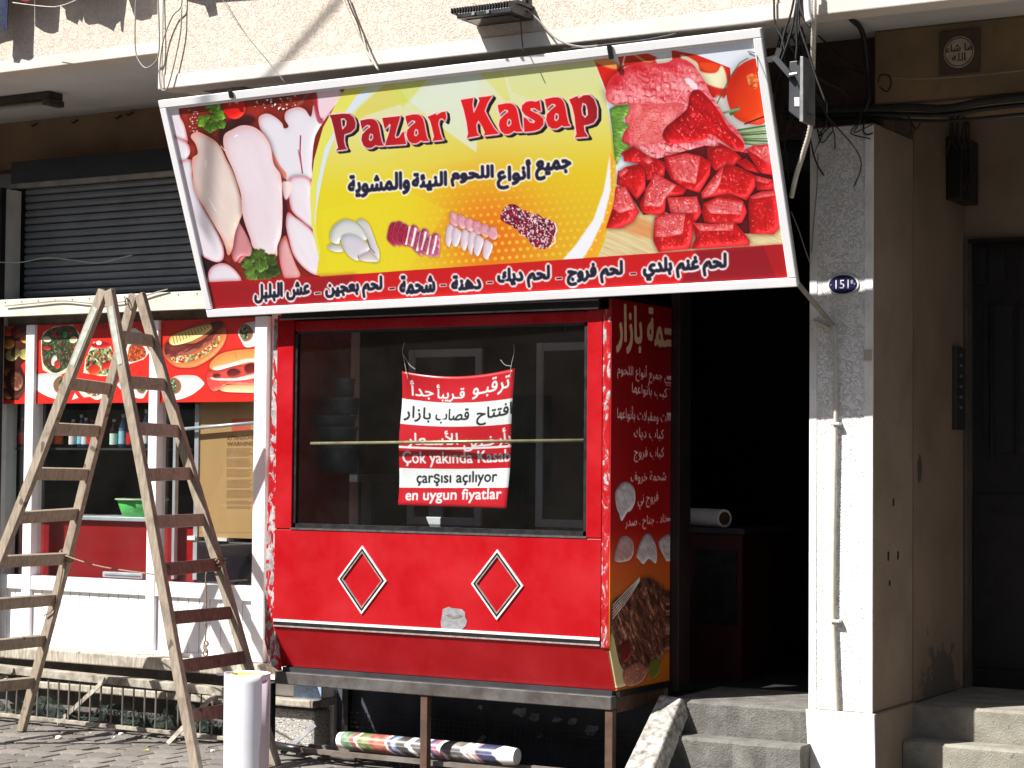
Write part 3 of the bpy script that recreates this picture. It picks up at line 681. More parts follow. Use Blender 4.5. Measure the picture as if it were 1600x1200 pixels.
    a_o = [(425, 235), (520, 215), (580, 215), (620, 235), (648, 275), (665, 340), (680, 430), (700, 510), (725, 548), (650, 552), (620, 540), (595, 560), (560, 577), (510, 577), (465, 545), (440, 475), (450, 410), (500, 355), (552, 315), (545, 295), (510, 288), (470, 320), (450, 345), (435, 290)]
    a_h = [(553, 395), (585, 410), (588, 460), (560, 492), (535, 475), (538, 425)]
    def mv(p, x, y, k): return [(x + (a - 425) * k, y + (b - 235) * k) for a, b in p]
    LT = [(zA([(40, 165), (200, 148), (290, 150), (345, 195), (370, 265), (362, 330), (310, 380), (228, 408), (222, 480), (240, 560), (265, 592), (122, 607), (150, 575), (125, 470), (95, 330), (65, 215)]), [zA([(183, 210), (225, 205), (255, 240), (250, 295), (203, 350), (190, 285)])]),
          (zA(a_o), [zA(a_h)]),
          (zA([(700, 203), (925, 180), (915, 230), (880, 340), (858, 430), (872, 458), (912, 445), (950, 385), (975, 378), (980, 430), (1002, 530), (738, 548), (752, 490), (790, 380), (806, 290), (793, 275), (757, 320), (733, 340), (715, 270)]), []),
          (zA(mv(a_o, 990, 180, 1.)), [zA(mv(a_h, 990, 180, 1.))]),
          (zA([(1268, 190), (1370, 148), (1377, 172), (1440, 133), (1492, 125), (1502, 200), (1490, 245), (1450, 207), (1415, 222), (1402, 280), (1430, 400), (1450, 460), (1477, 475), (1328, 492), (1350, 440), (1325, 330), (1300, 240)]), []),
          (zB([(68, 150), (200, 130), (190, 200), (205, 290), (240, 220), (265, 160), (253, 125), (397, 108), (350, 180), (317, 265), (360, 350), (420, 450), (472, 502), (308, 522), (322, 490), (290, 420), (253, 365), (230, 410), (240, 490), (268, 522), (132, 547), (147, 500), (130, 380), (100, 250)]), []),
          (zB(mv(a_o, 453, 205, .883)), [zB(mv(a_h, 453, 205, .883))]),
          (zB([(890, 155), (907, 272), (880, 265), (840, 238), (800, 240), (795, 260), (830, 280), (890, 310), (932, 350), (932, 410), (890, 458), (830, 478), (733, 487), (722, 330), (755, 345), (790, 388), (833, 395), (845, 372), (800, 345), (740, 310), (703, 260), (708, 210), (750, 173), (800, 163), (850, 172)]), []),
          (zB(mv(a_o, 945, 145, .9)), [zB(mv(a_h, 945, 145, .9))]),
          (zB([(1198, 150), (1280, 115), (1300, 137), (1350, 105), (1410, 103), (1460, 148), (1490, 235), (1490, 340), (1455, 392), (1400, 412), (1352, 420), (1360, 480), (1397, 537), (1258, 547), (1277, 510), (1265, 420), (1255, 320), (1230, 220)]), [zB([(1338, 185), (1375, 198), (1390, 250), (1395, 310), (1365, 342), (1335, 310), (1325, 250)])])]
    Ms = []
    for o_, hs in LT:
        k2 = c.mask(o_, pad=14, holes=hs); a = np.zeros((c.H, c.W)); a[k2[0]] = np.clip(k2[1], 0, 1); Ms.append(a)
    A_ = np.clip(sum(Ms), 0, 1); st = c.dilate(A_, 1.7 * c.k); q = c.mp([(700, 200), (704.6, 203.2)]); dx, dy = [int(round(v)) for v in (q[1] - q[0])]
    shd = np.roll(np.roll(st, dy, 0), dx, 1); shd = np.maximum(shd, np.roll(np.roll(st, dy // 2, 0), dx // 2, 1))
    full_ = (slice(0, c.H), slice(0, c.W))
    c.put(full_, np.clip(shd, 0, 1), np.array([16, 12, 18]) / 255.); c.put(full_, np.clip(blur(st, 1), 0, 1), np.array([240, 200, 206]) / 255.)
    e0, e1, e2 = c.mp([(520, 190), (640, 180), (935, 170)]); tt = np.interp(c.xx, [e0[0], e1[0], (e1[0] + e2[0]) / 2, e2[0] - 60, e2[0]], [0, .75, 1, .8, 0])[..., None]
    c.put(full_, A_, (np.array([134, 20, 34]) + tt * np.array([78, 2, -8])) / 255.)
    return np.clip(im * 1.07, 0, 1)
def full_mask(c, pts):
    k = c.mask(pts); a = np.zeros((c.H, c.W)); a[k[0]] = k[1]; return a

# ------------------------------------------------------------------ shop posters (left), one canvas for the three boards
P_O = Vector((-9.25, 9.27, 2.46))
pU, pV = Vector((2.16, 0, 0)), Vector((0, 0, -.53))
def poster_art():
    c = Canvas(P_O, pU, pV, 560); c.im[:] = np.array([222, 44, 34]) / 255.
    Q = lambda p: zz(p, 0, 490, 6.154); T = lambda p: zz(p, 240, 480, 7.5)
    c.fill(Q([(0, 80), (300, 80), (290, 400), (200, 500), (240, 600), (180, 830), (0, 830)]), (70, 24, 18))
    for x, y, r_, cl in ((80, 160, 60, (190, 70, 34)), (85, 290, 55, (206, 130, 60)), (160, 180, 55, (110, 40, 24)), (250, 230, 60, (190, 120, 50)), (240, 390, 55, (206, 196, 100)), (110, 400, 60, (196, 190, 110)), (150, 380, 45, (100, 90, 50)), (80, 560, 45, (180, 90, 40)), (70, 680, 45, (200, 140, 70)), (80, 780, 45, (190, 120, 60))):
        c.blob(Q(c.ell(x, y, r_, r_ * .95)), cl, tuple(v * .5 for v in cl), None, 6, fib=(.4, .3, .4))
    c.blob(Q(c.ell(150, 670, 95, 150)), (74, 34, 26), (36, 14, 12), (50, 20, 16), 8); c.blob(Q(c.ell(160, 650, 60, 90)), (130, 80, 60), (80, 40, 30), None, 5, fib=(.4, .8, .5))
    c.fill(Q([(395, 250), (420, 180), (520, 125), (700, 110), (765, 190), (785, 300), (740, 470), (640, 560), (540, 612), (410, 540), (395, 400)]), (226, 222, 190))
    c.speckle(Q([(405, 260), (430, 190), (520, 135), (695, 120), (750, 200), (770, 300), (700, 470), (540, 570), (430, 500), (405, 400)]), [(50, 66, 44), (76, 104, 60), (40, 50, 40), (104, 130, 84), (60, 84, 50), (120, 40, 36)], 2.6, seed=3)
    for x, y, a, b, an, cl in ((450, 245, 42, 28, .2, (240, 236, 200)), (705, 250, 40, 32, -.4, (236, 232, 180)), (520, 450, 28, 52, .2, (240, 240, 226)), (520, 200, 40, 18, 1., (200, 50, 44)), (450, 330, 40, 20, .2, (190, 50, 40)), (735, 330, 38, 20, .4, (214, 70, 44)), (550, 490, 28, 40, 0, (206, 60, 50)), (625, 200, 22, 36, .2, (90, 160, 80)), (680, 180, 30, 12, -.3, (190, 50, 40))):
        c.blob(Q(c.ell(x, y, a, b, an)), cl, tuple(v * .6 for v in cl), None, 2)
    c.fill(Q([(820, 440), (860, 350), (900, 270), (1060, 300), (1110, 450), (1100, 600), (960, 600), (800, 570)]), (230, 224, 196))
    c.speckle(Q([(830, 450), (870, 360), (1050, 330), (1100, 460), (1080, 580), (850, 560)]), [(196, 200, 130), (90, 110, 70), (220, 60, 40), (150, 170, 100), (230, 226, 190), (60, 60, 50)], 3.4, seed=5)
    c.blob(Q(c.ell(905, 540, 58, 52)), (232, 66, 32), (170, 30, 20), None, 6); c.blob(Q(c.ell(1030, 500, 50, 34)), (226, 50, 36), (150, 20, 20), None, 5); c.blob(Q(c.ell(970, 305, 90, 30)), (200, 30, 40), (130, 10, 20), None, 4); c.blob(Q(c.ell(950, 280, 28, 22)), (240, 236, 230), (180, 180, 180), None, 3)
    c.text('inin', 125, 515, 146, 513, 10, (150, 30, 40), ar=False); c.text('nar', 151, 515, 170, 513, 10, (150, 30, 40), ar=False)
    c.fill(Q([(1140, 160), (1300, 140), (1390, 200), (1400, 300), (1440, 370), (1380, 440), (1230, 490), (1200, 300)]), (232, 230, 224)); c.speckle(Q([(1240, 330), (1300, 290), (1390, 330), (1390, 420), (1240, 460)]), [(214, 96, 50), (190, 70, 34), (226, 130, 70), (160, 50, 30)], 2.8, seed=6)
    def wrap(x, y, s_=1., fl=1):   # rolled bread, open end towards fl
        f = lambda p: [(x + a * s_ * fl, y + b * s_) for a, b in p]
        c.blob(f([(0, 0), (14, -13), (45, -14), (58, -6), (60, 2), (40, 18), (14, 26), (4, 14)]), (232, 238, 236), (170, 180, 180), (220, 222, 216), 4, shadow=.2)
        c.blob(f([(2, -2), (10, -11), (20, -6), (24, 4), (20, 14), (10, 17), (3, 8)]), (150, 106, 80), (100, 66, 50), (226, 222, 200), 2, shadow=0)
        c.speckle(f([(4, -2), (10, -7), (15, 0), (14, 12), (6, 10)]), [(70, 110, 50), (40, 70, 34), (110, 150, 80), (200, 206, 180), (50, 50, 40)], 2, seed=int(x), smooth=True)
    wrap(107, 598, 1., -1); wrap(261, 600, .95); wrap(372, 517, 1.); wrap(232, 602, .8, -1)
    c.fill(Q([(690, 830), (720, 760), (755, 810)]), (236, 240, 238))
    c.fill(Q([(745, 700), (900, 690), (1040, 715), (990, 800), (930, 830), (860, 800), (800, 800)]), (232, 232, 214), 1, True); c.speckle(Q([(780, 710), (1000, 710), (940, 790), (860, 780)]), [(230, 234, 214), (130, 150, 96), (226, 90, 50), (80, 90, 60)], 2.6, seed=8)
    # grilled sandwich
    c.blob(T([(120, 560), (125, 460), (200, 380), (400, 250), (640, 170), (780, 170), (845, 260), (845, 380), (760, 520), (640, 620), (480, 700), (300, 705), (200, 660)]), (214, 130, 70), (160, 60, 40), (206, 90, 60), 8)
    c.blob(T([(130, 520), (140, 430), (220, 400), (500, 420), (780, 210), (800, 260), (720, 360), (560, 470), (360, 560), (220, 590), (160, 580)]), (120, 50, 40), (70, 24, 24), None, 5, fib=(.3, .6, -.4))
    c.speckle(T([(200, 590), (400, 560), (560, 520), (760, 340), (770, 420), (640, 540), (460, 630), (260, 650)]), [(232, 226, 170), (214, 190, 110), (214, 60, 50), (160, 140, 70), (236, 232, 200), (190, 40, 40)], 3, seed=9)
    c.blob(T([(180, 400), (220, 330), (400, 260), (640, 200), (690, 220), (640, 290), (480, 380), (340, 430), (220, 445)]), (236, 226, 150), (196, 170, 90), (190, 150, 90), 4)
    for i in range(12): c.line(T([(225 + i * 36, 330 - i * 11), (245 + i * 36, 432 - i * 17)]), 1.6, (120, 100, 50), .85)
    c.blob(T([(670, 180), (800, 170), (810, 260), (740, 290), (690, 230)]), (110, 60, 40), (60, 30, 24), None, 4)
    # long bun
    c.blob(T([(655, 690), (690, 620), (800, 540), (1000, 500), (1290, 500), (1290, 640), (1000, 680), (760, 730), (690, 740)]), (236, 176, 96), (200, 120, 60), (226, 150, 80), 7)
    c.blob(T([(800, 920), (1290, 880), (1290, 990), (900, 995), (780, 970)]), (240, 214, 164), (220, 160, 110), None, 6)
    c.blob(T([(620, 800), (650, 750), (760, 740), (1290, 640), (1290, 880), (1000, 900), (860, 900), (780, 960), (690, 980), (630, 900)]), (224, 92, 80), (190, 50, 50), None, 5, fib=(.4, .4, .1))
    c.blob(T([(700, 700), (900, 650), (1100, 600), (1290, 610), (1290, 665), (1120, 640), (900, 700), (740, 740)]), (244, 236, 226), (214, 190, 180), None, 3, shadow=.2)
    c.blob(T([(670, 820), (800, 830), (1000, 820), (1290, 740), (1290, 790), (1080, 850), (860, 860), (700, 850)]), (244, 232, 220), (214, 180, 170), None, 3, shadow=.2)
    for x, y, a, b in ((740, 805, 46, 26), (940, 770, 78, 50), (1140, 720, 75, 60), (1270, 740, 30, 40)): c.blob(T(c.ell(x, y, a, b)), (120, 36, 32), (76, 16, 18), None, 4)
    for x in (960, 1190): c.line(T([(x - 10, 530), (x + 5, 570), (x + 10, 610)]), 1., (190, 110, 50))
    return np.clip(c.im * .88, 0, 1)

# ------------------------------------------------------------------ kiosk side print
KXR = -4.508
SO_ = Vector((KXR, 8.6, 2.42)); SU_, SV_ = Vector((0, .62, 0)), Vector((0, 0, -1.93))
def side_art():
    c = Canvas(SO_, SU_, SV_, 420); p = c.mp([(1000, 480), (1000, 820), (1000, 880), (1000, 960)]); t = c.yy
    def g(a, b): return np.interp(t, [v[1] for v in p], [a[i] for i in range(4)])
    c.im[..., 0] = g([120, 160, 196, 200], 0) / 255.; c.im[..., 1] = g([8, 16, 84, 110], 0) / 255.; c.im[..., 2] = g([16, 20, 34, 30], 0) / 255.
    wh = (250, 246, 240)
    c.text('لحمة بازار', 963, 549, 1057, 560, 76, (196, 170, 130), bold=.6, halo=1.0, hc=(230, 220, 205))
    for tx, a in (('مشاوي جميع أنواع اللحوم', (964, 592, 1065, 606, 28)), ('كبب بأنواعها', (987, 618, 1042, 626, 25)), ('سلطات ومقبلات بأنواعها', (964, 658, 1060, 666, 26)), ('كباب ديك', (990, 687, 1037, 690, 20)),
                  ('كباب فروج', (990, 722, 1037, 722, 24)), ('شحمة خروف', (985, 757, 1040, 755, 20)), ('فروج ني', (996, 796, 1028, 791, 24)), ('أفخاد . جناح . صدر', (976, 830, 1050, 822, 26))):
        c.text(tx, *a, wh, bold=.35)
    k = dict(dark=(120, 100, 106), rim=(170, 150, 156), r=4, rimw=.5, k=2., fib=(.3, .3, .5))
    Z = lambda q: zz(q, 900, 740, 3.531)
    c.blob(Z([(215, 100), (260, 45), (315, 70), (325, 150), (300, 205), (280, 215), (250, 262), (235, 220), (220, 180)]), (226, 222, 224), **k)
    c.blob(Z([(210, 480), (235, 370), (270, 342), (310, 370), (316, 430), (290, 480)]), (206, 160, 156), **k)
    c.blob(Z([(330, 450), (360, 360), (400, 330), (440, 400), (440, 495), (400, 470), (370, 500), (340, 470)]), (222, 214, 214), **k)
    c.blob(Z([(455, 370), (490, 340), (520, 340), (520, 480), (500, 490), (460, 410)]), (222, 214, 214), **k)
    c.blob(Z([(188, 780), (200, 700), (260, 660), (300, 620), (390, 570), (470, 620), (520, 700), (520, 900), (480, 1000), (440, 1060), (360, 1130), (300, 1150), (210, 1140), (190, 980)]), (120, 72, 54), (44, 22, 18), (130, 90, 70), 10, fib=(.22, 1.0, .9), gl=.3)
    for i in range(7): c.line(Z([(220 + i * 44, 860 - i * 30), (260 + i * 44, 700 - i * 10), (330 + i * 30, 600)]), 2.2, (50, 26, 22), .55)
    for i in range(5): c.line(Z([(200, 800 - i * 18), (280, 700 - i * 14), (350, 590 - i * 4)]), 1.8, (230, 222, 214), .9)
    c.blob(Z([(188, 900), (205, 900), (240, 1050), (300, 1150), (200, 1180), (188, 1100)]), (206, 190, 140), (150, 130, 90), None, 5)
    c.blob(Z([(260, 1090), (340, 1040), (390, 1080), (360, 1150), (280, 1170)]), (176, 110, 90), (110, 60, 50), None, 5, gl=.5); c.blob(Z([(400, 1050), (450, 1020), (460, 1090), (420, 1130)]), (126, 130, 50), (80, 84, 30), None, 4)
    c.blob(Z([(240, 950), (290, 920), (300, 1000), (260, 1040)]), (110, 30, 24), (70, 14, 14), None, 5)
    return np.clip(c.im * 1.12, 0, 1)

# ------------------------------------------------------------------ hanging banner behind the glass
B_Y = 8.70
B_O = PY(622, 572, B_Y); B_O = Vector((B_O.x, B_Y, B_O.z))
_q = PY(806, 800, B_Y); bU, bV = Vector((_q.x - B_O.x, 0, 0)), Vector((0, 0, _q.z - B_O.z))
def banner_art():
    c = Canvas(B_O, bU, bV, 760); wh = (240, 240, 240); rd = (206, 26, 40); bk = (34, 34, 38)
    rows = [560, 622, 662, 697.5, 731, 762, 820]
    for i in range(6): c.fill([(600, rows[i]), (830, rows[i]), (830, rows[i + 1]), (600, rows[i + 1])], wh if i in (1, 4) else rd)
    c.fill([(600, 696.5), (830, 695), (830, 698.5), (600, 700)], wh)
    for tx, a, cl in (('ترقبـو', (737, 617, 795, 611, 30), wh), ('قـريبأ', (679, 621, 724, 620, 28), wh), ('جدأ', (639, 620, 674, 618, 28), wh), ('افتتاح', (745, 661, 800, 656, 28), bk), ('قصاب', (680, 657, 733, 656, 24), bk), ('بازار', (630, 656, 672, 657, 24), bk),
                      ('بأرخـص', (724, 703, 797, 697, 30), wh), ('الأسـعار', (636, 699, 716, 697, 28), wh)):
        c.text(tx, *a, cl, bold=.35)
    c.text('Çok yakında Kasab', 629, 729, 796, 727, 25, wh, ar=False, bold=.3)
    c.text('çarşısı açılıyor', 650, 760, 775, 758, 23, bk, ar=False, bold=.2)
    c.text('en uygun fiyatlar', 633, 787, 784, 785, 22, wh, ar=False, bold=.35)
    return np.clip(c.im, 0, 1)

# ------------------------------------------------------------------ carton face
C_Y = 9.37
def carton_art():
    a = PY(305, 628, C_Y); b = PY(406, 842, C_Y)
    c = Canvas(Vector((a.x, C_Y, a.z)), Vector((b.x - a.x, 0, 0)), Vector((0, 0, b.z - a.z)), 560)
    n = fbm(c.xx * .02, c.yy * .004, 2)[..., None]; c.im[:] = (np.array([186, 148, 98]) - 14 * n) / 255.
    br = (112, 78, 44)
    c.fill([(362, 655), (392, 653), (392, 672), (362, 674)], (206, 70, 50), .8)
    c.text('ATTENZIONE', 355, 688, 397, 686, 6, br, ar=False, bold=.3); c.text('WARNING', 355, 697, 397, 696, 6, br, ar=False, bold=.4)
    g = np.random.RandomState(3)
    for y0, y1 in ((701, 713), (717, 729), (733, 745), (750, 763), (766, 778), (783, 796)):
        y = y0
        while y < y1: c.line([(354, y + .4), (388 + g.rand() * 9, y)], .9, br, .8); y += 1.9
    c.line([(305, 832), (406, 832)], .8, br, .6)
    return np.clip(c.im, 0, 1), c
def roll_art():     # wrapped print, seen side-on
    H, W = 96, 700; im = np.zeros((H, W, 3)); yy, xx = np.mgrid[0:H, 0:W].astype(float); x = xx + 14 * np.sin(yy * .05) + 26 * (fbm(xx * .012, yy * .03, 5, 3) - .5)
    im[:] = np.array([232, 230, 228]) / 255.
    def band(a, b, cl, n=0):
        m = (x > a) & (x < b); k = np.array(cl) / 255.
        v = fbm(xx[m] * .06, yy[m] * .06, n)[:, None] if n else .5; im[m] = k * (.6 + .8 * v) if n else k
    for a, b, cl, n in ((30, 75, (96, 140, 90), 1), (75, 92, (196, 50, 44), 0), (100, 150, (120, 140, 50), 2), (150, 215, (206, 70, 40), 3), (222, 240, (90, 60, 110), 0), (240, 262, (110, 150, 190), 4), (262, 300, (70, 60, 56), 5), (320, 365, (90, 80, 76), 6), (380, 400, (60, 50, 130), 0), (400, 425, (206, 60, 90), 7), (440, 520, (120, 110, 100), 8), (530, 545, (180, 170, 160), 9), (555, 575, (214, 130, 120), 0), (575, 640, (44, 44, 110), 10)): band(a, b, cl, n)
    for a in (95, 218, 372, 432): band(a, a + 6, (238, 236, 234))
    for i in range(5): m = (x > 445) & (x < 515) & (np.abs(yy - 20 - i * 9) < 1.5); im[m] = .15
    im[42:46, 40:640] = im[42:46, 40:640] * .5 + .45
    return blur(np.clip(im * .5 + .5 * im.mean(2, keepdims=True) + .04, 0, 1), 2)
# ================================================================== SETTING
struct('ground', MB().poly([(-70, -60, -.05), (70, -60, -.05), (70, 60, -.05), (-70, 60, -.05)]), ASPH)
pav = struct('pavement', MB().box(-26, 18, 2.0, 9.7, -.045, -.014), SAND)
def zig(x): return .013 if int(round(x / .05)) % 2 else -.013
pm = []
for k in range(9):
    g = .0045 + .001 * (k % 3); mb = MB(); lo = [(x if 0 < x < .2 else (g if x == 0 else .2 - g), zig(x) + g, 0) for x in (0, .05, .1, .15, .2)]
    hi = [(x if 0 < x < .2 else (g if x == 0 else .2 - g), .16 + zig(x) - g, 0) for x in (.2, .15, .1, .05, 0)]
    ring = lo + hi; ctr = Vector((.1, .08, 0))
    bot = [Vector(p) + Vector((0, 0, -.03)) for p in ring]; top = [ctr + (Vector(p) - ctr) * .955 for p in ring]; mid = [Vector(p) + Vector((0, 0, -.006)) for p in ring]
    n = len(ring); mb.v = bot + mid + top; mb.f = [[i, (i + 1) % n, n + (i + 1) % n, n + i] for i in range(n)] + [[n + i, n + (i + 1) % n, 2 * n + (i + 1) % n, 2 * n + i] for i in range(n)] + [[2 * n + i for i in range(n)]]
    me = bpy.data.meshes.new('paver'); me.from_pydata([tuple(v) for v in mb.v], [], mb.f); me.materials.append(PAVER[k % 3]); pm.append(me)
poff = wloc(pav)
for j in range(12):
    for i in range(25):
        o = bpy.data.objects.new('paver', pm[(i * 5 + j * 3 + random.randrange(3)) % 9]); col.objects.link(o); o.parent = pav
        o.location = Vector((-9.2 + i * .2 + (.1 if j % 2 else 0), 7.3 + j * .16, random.uniform(-.004, .003))) - poff
        o.rotation_euler = (random.uniform(-.018, .018), random.uniform(-.018, .018), 0)

# ---- the apartment house
H = thing('apartment_building', 'cream roughcast apartment building with overhanging balcony slabs above the shops', 'building', (-5, 9.3, 0))
BX0 = PY(247, 142, 8.15).x
ZB = 3.587
link('balcony_fascia', MB().box(BX0 + .03, 5, 8.15, 8.29, ZB + .075, 4.9), STUCCO, H)
link('fascia_edge', MB().box(BX0 + .03, 5, 8.145, 8.29, ZB, ZB + .074), PLASTER, H, bev=.006)
link('fascia_corner', MB().box(BX0, BX0 + .029, 8.145, 8.29, ZB, 4.9), PLASTER, H, bev=.006)
link('balcony_cheek', MB().box(BX0, BX0 + .12, 8.291, 9.6, ZB + .02, 4.9), PLASTER, H)
link('balcony_soffit', MB().box(BX0 + .13, 5, 8.291, 9.75, ZB + .1, ZB + .25), SOFFIT, H)
ZL = 3.822
link('balcony_fascia', MB().box(-16, BX0 - .004, 8.30, 8.42, ZL + .065, 5.0), STUCCO, H, label='cream roughcast fascia of the left balcony')
link('fascia_edge', MB().box(-16, BX0 - .004, 8.294, 8.42, ZL, ZL + .064), PLASTER, H, bev=.005)
link('balcony_soffit', MB().box(-16, BX0 - .004, 8.421, 9.75, ZL + .012, ZL + .15), SOFFIT, H)
link('upper_wall', MB().box(-16, BX0 - .004, 9.62, 9.75, 3.52, ZL + .012), BROWNW, H)
link('upper_floors', MB().box(-18, 8, 9.76, 15, 3.9, 9), PLASTER, H)
link('upper_floors', MB().box(-18, BX0 - .3, 9.3, 9.75, 4.3, 9).box(BX0 + .2, 8, 9.3, 9.75, 4.3, 9), STUCCO, H)
link('side_wall', MB().box(-18, -9.34, 9.3, 9.7, 0, 3.36), BROWNW, H); link('side_wall', MB().box(-1.3, 8, 9.0, 9.6, 0, 3.68), PLASTER, H)
PX0, PX1 = -3.63, -3.317
link('lintel_beam', MB().box(-7.0, PX1, 9.13, 9.5, 3.25, ZB + .1), dull('soot_brown_plaster', L(88, 72, 64), L(60, 50, 46), 3, .9), H)
link('front_beam', MB().box(PX1 + .001, 5, 9.0, 9.555, 3.33, ZB + .1), TAN2, H, bev=.01)
link('pillar', MB().box(PX0, PX1, 9.0, 9.56, .456, 3.248), TAN, H, bev=.006)
link('pillar_render', MB().box(PX0 - .001, PX1 + .002, 8.985, 9.0, .456, 3.24), WHITESTUC, H, bev=.004)
for x0, x1 in ((PX0 - .003, PX0 + .035), (PX1 - .038, PX1 + .004)): link('render_margin', MB().box(x0, x1, 8.981, 8.9855, .456, 3.238), WHITEPL, H, bev=.003)
link('pillar_plinth', MB().hexa([(PX0 + .02, 8.97, 0), (PX1 + .03, 8.97, 0), (PX1 + .03, 9.56, 0), (PX0 + .02, 9.56, 0)], [(PX0 - .005, 8.968, .455), (PX1 + .022, 8.968, .455), (PX1 + .022, 9.56, .455), (PX0 - .005, 9.56, .455)]), TAN, H, bev=.012)
link('plinth_render', MB().hexa([(PX0 + .018, 8.955, 0), (PX1 + .032, 8.955, 0), (PX1 + .032, 8.969, 0), (PX0 + .018, 8.969, 0)], [(PX0 - .007, 8.953, .457), (PX1 + .024, 8.953, .457), (PX1 + .024, 8.967, .457), (PX0 - .007, 8.967, .457)]), WHITEPL, H, bev=.005)
CX = PX1 + .008; DY = 10.36; DX0 = CX + .005; DZT = PY(1512, 375, DY).z
t = NT('stained_corridor_paint'); cb_ = t.mix(t.ramp(t.noise(1.7, 5), [(.35, 0.), (.7, 1.)]), L(134, 116, 100), L(108, 92, 78))
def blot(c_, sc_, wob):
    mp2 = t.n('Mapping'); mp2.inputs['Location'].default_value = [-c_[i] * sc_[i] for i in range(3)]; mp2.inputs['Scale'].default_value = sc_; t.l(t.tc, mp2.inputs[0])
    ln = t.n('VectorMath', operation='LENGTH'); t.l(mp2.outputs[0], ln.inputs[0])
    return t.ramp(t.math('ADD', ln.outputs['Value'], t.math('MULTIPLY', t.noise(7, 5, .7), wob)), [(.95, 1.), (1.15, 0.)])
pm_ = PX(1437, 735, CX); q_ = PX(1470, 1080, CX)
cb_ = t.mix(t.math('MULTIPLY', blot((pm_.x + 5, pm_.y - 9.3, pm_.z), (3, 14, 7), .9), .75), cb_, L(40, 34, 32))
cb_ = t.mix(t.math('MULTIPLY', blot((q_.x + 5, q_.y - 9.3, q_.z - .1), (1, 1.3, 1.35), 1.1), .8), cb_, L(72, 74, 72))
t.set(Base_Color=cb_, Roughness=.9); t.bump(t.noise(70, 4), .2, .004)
link('corridor_wall', MB().box(CX - .2, CX, 9.562, DY + .2, .452, 3.46), t.m, H, bev=.006)
link('door_wall', MB().box(CX + .001, 1.5, DY, DY + .2, DZT, 3.46), TAN, H); link('door_wall', MB().box(DX0 + 1.15, 1.5, DY, DY + .2, .452, DZT - .001), TAN, H)
link('corridor_ceiling', MB().box(CX - .2, 1.5, 9.5, DY + .2, 3.461, 3.6), SOFFIT, H)
link('corridor_wall', MB().box(-1.5, -1.3, 9.6, DY, .452, 3.46), TAN, H)
# stair hall behind door closed by wall, shop rooms
def room(x0, x1, y0, y1, z0, z1, m):
    for b in ((x0 - .1, x0, y0, y1, z0, z1), (x1, x1 + .1, y0, y1, z0, z1), (x0 - .1, x1 + .1, y1, y1 + .1, z0, z1)):
        link('inner_wall', MB().box(*b), m, H)
    link('inner_ceiling', MB().box(x0 - .1, x1 + .1, y0, y1 + .1, z1, z1 + .1), m, H)
    link('inner_floor', MB().box(x0 - .1, x1 + .1, y0, y1 + .1, z0 - .1, z0), m, H)
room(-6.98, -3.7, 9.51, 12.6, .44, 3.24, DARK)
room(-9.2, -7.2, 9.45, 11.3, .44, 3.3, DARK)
link('pier', MB().box(-7.095, -6.62, 9.285, 9.5, .0, 3.25), WHITEPL, H)
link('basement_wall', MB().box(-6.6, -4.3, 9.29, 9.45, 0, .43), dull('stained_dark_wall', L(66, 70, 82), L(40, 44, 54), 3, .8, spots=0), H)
pt = dull('flaked_white_paint', L(150, 156, 166), L(90, 96, 110), 14, .9)
gr = random.Random(3)
for (x, y, s) in ((520, 1085, 9), (760, 1090, 6), (812, 1112, 13), (835, 1120, 9), (870, 1125, 8), (895, 1128, 8), (925, 1140, 12), (845, 1150, 6), (750, 1105, 5)):
    pts = []
    for k in range(9):
        a = 2 * math.pi * k / 9; r_ = s * gr.uniform(.45, 1.1); pts.append(PY(x + r_ * math.cos(a), y + r_ * .8 * math.sin(a), 9.287))
    link('paint_flake', MB().prism(pts, (0, .004, 0)), pt, H)

# steps
def steps(name, label, prof, m, x1):
    t = thing(name, label, 'steps', (x1 - .4, 9.0, 0))
    for x0, y0, y1, z0, z1 in prof:
        mb = MB(); n = 14; x_ = x1
        # worn front edge
        xs = [x0 + (x_ - x0) * i / n for i in range(n + 1)]; fr = []; 
        for x in xs: fr.append((x, y0 + random.uniform(-.008, .01), random.uniform(-.007, .003)))
        bot = [(x, yy_, z0) for x, yy_, _ in fr] + [(x_, y1, z0), (x0, y1, z0)]
        top = [(x, yy_ + .012, z1 + dz) for x, yy_, dz in fr] + [(x_, y1, z1), (x0, y1, z1)]
        mid = [(x, yy_, z1 - .014) for x, yy_, _ in fr] + [(x_, y1, z1 - .014), (x0, y1, z1 - .014)]
        k = len(bot); mb.v = [Vector(p) for p in bot + mid + top]
        mb.f = [[i, (i + 1) % k, k + (i + 1) % k, k + i] for i in range(k)] + [[k + i, k + (i + 1) % k, 2 * k + (i + 1) % k, 2 * k + i] for i in range(k)] + [[2 * k + i for i in range(k)]]
        link('step', mb, m, t)
    return t
xa = PY(1075, 1110, 8.97).x; xb = PY(1022, 1160, 8.69).x
steps('shop_steps', 'cracked grey concrete steps up to the dark butcher doorway', [(xa - .12, 8.97, 9.62, 0, .456), (xa - .16, 8.82, 8.969, 0, .295), (xa - .2, 8.62, 8.819, 0, .13)], CONC, PX0 + .018)
steps('entrance_steps', 'worn pale steps between the white pillar and the black door', [(CX + .001, 9.487, DY + .1, 0, .452), (PX1 + .031, 9.325, 9.486, 0, .292), (PX1 + .031, 9.15, 9.324, 0, .13)], CONC2, -1.31)
q4 = [PY(966, 1218, 8.45), PY(1013, 1218, 8.45), PY(1064, 1091, 8.93), PY(1030, 1085, 8.93)]
ck = MB().prism(q4, (.01, .14, -.03))
tag(link('stair_cheek', ck, TERR, bev=.01), 'sloping speckled concrete cheek left of the butcher doorway steps', 'step wall')

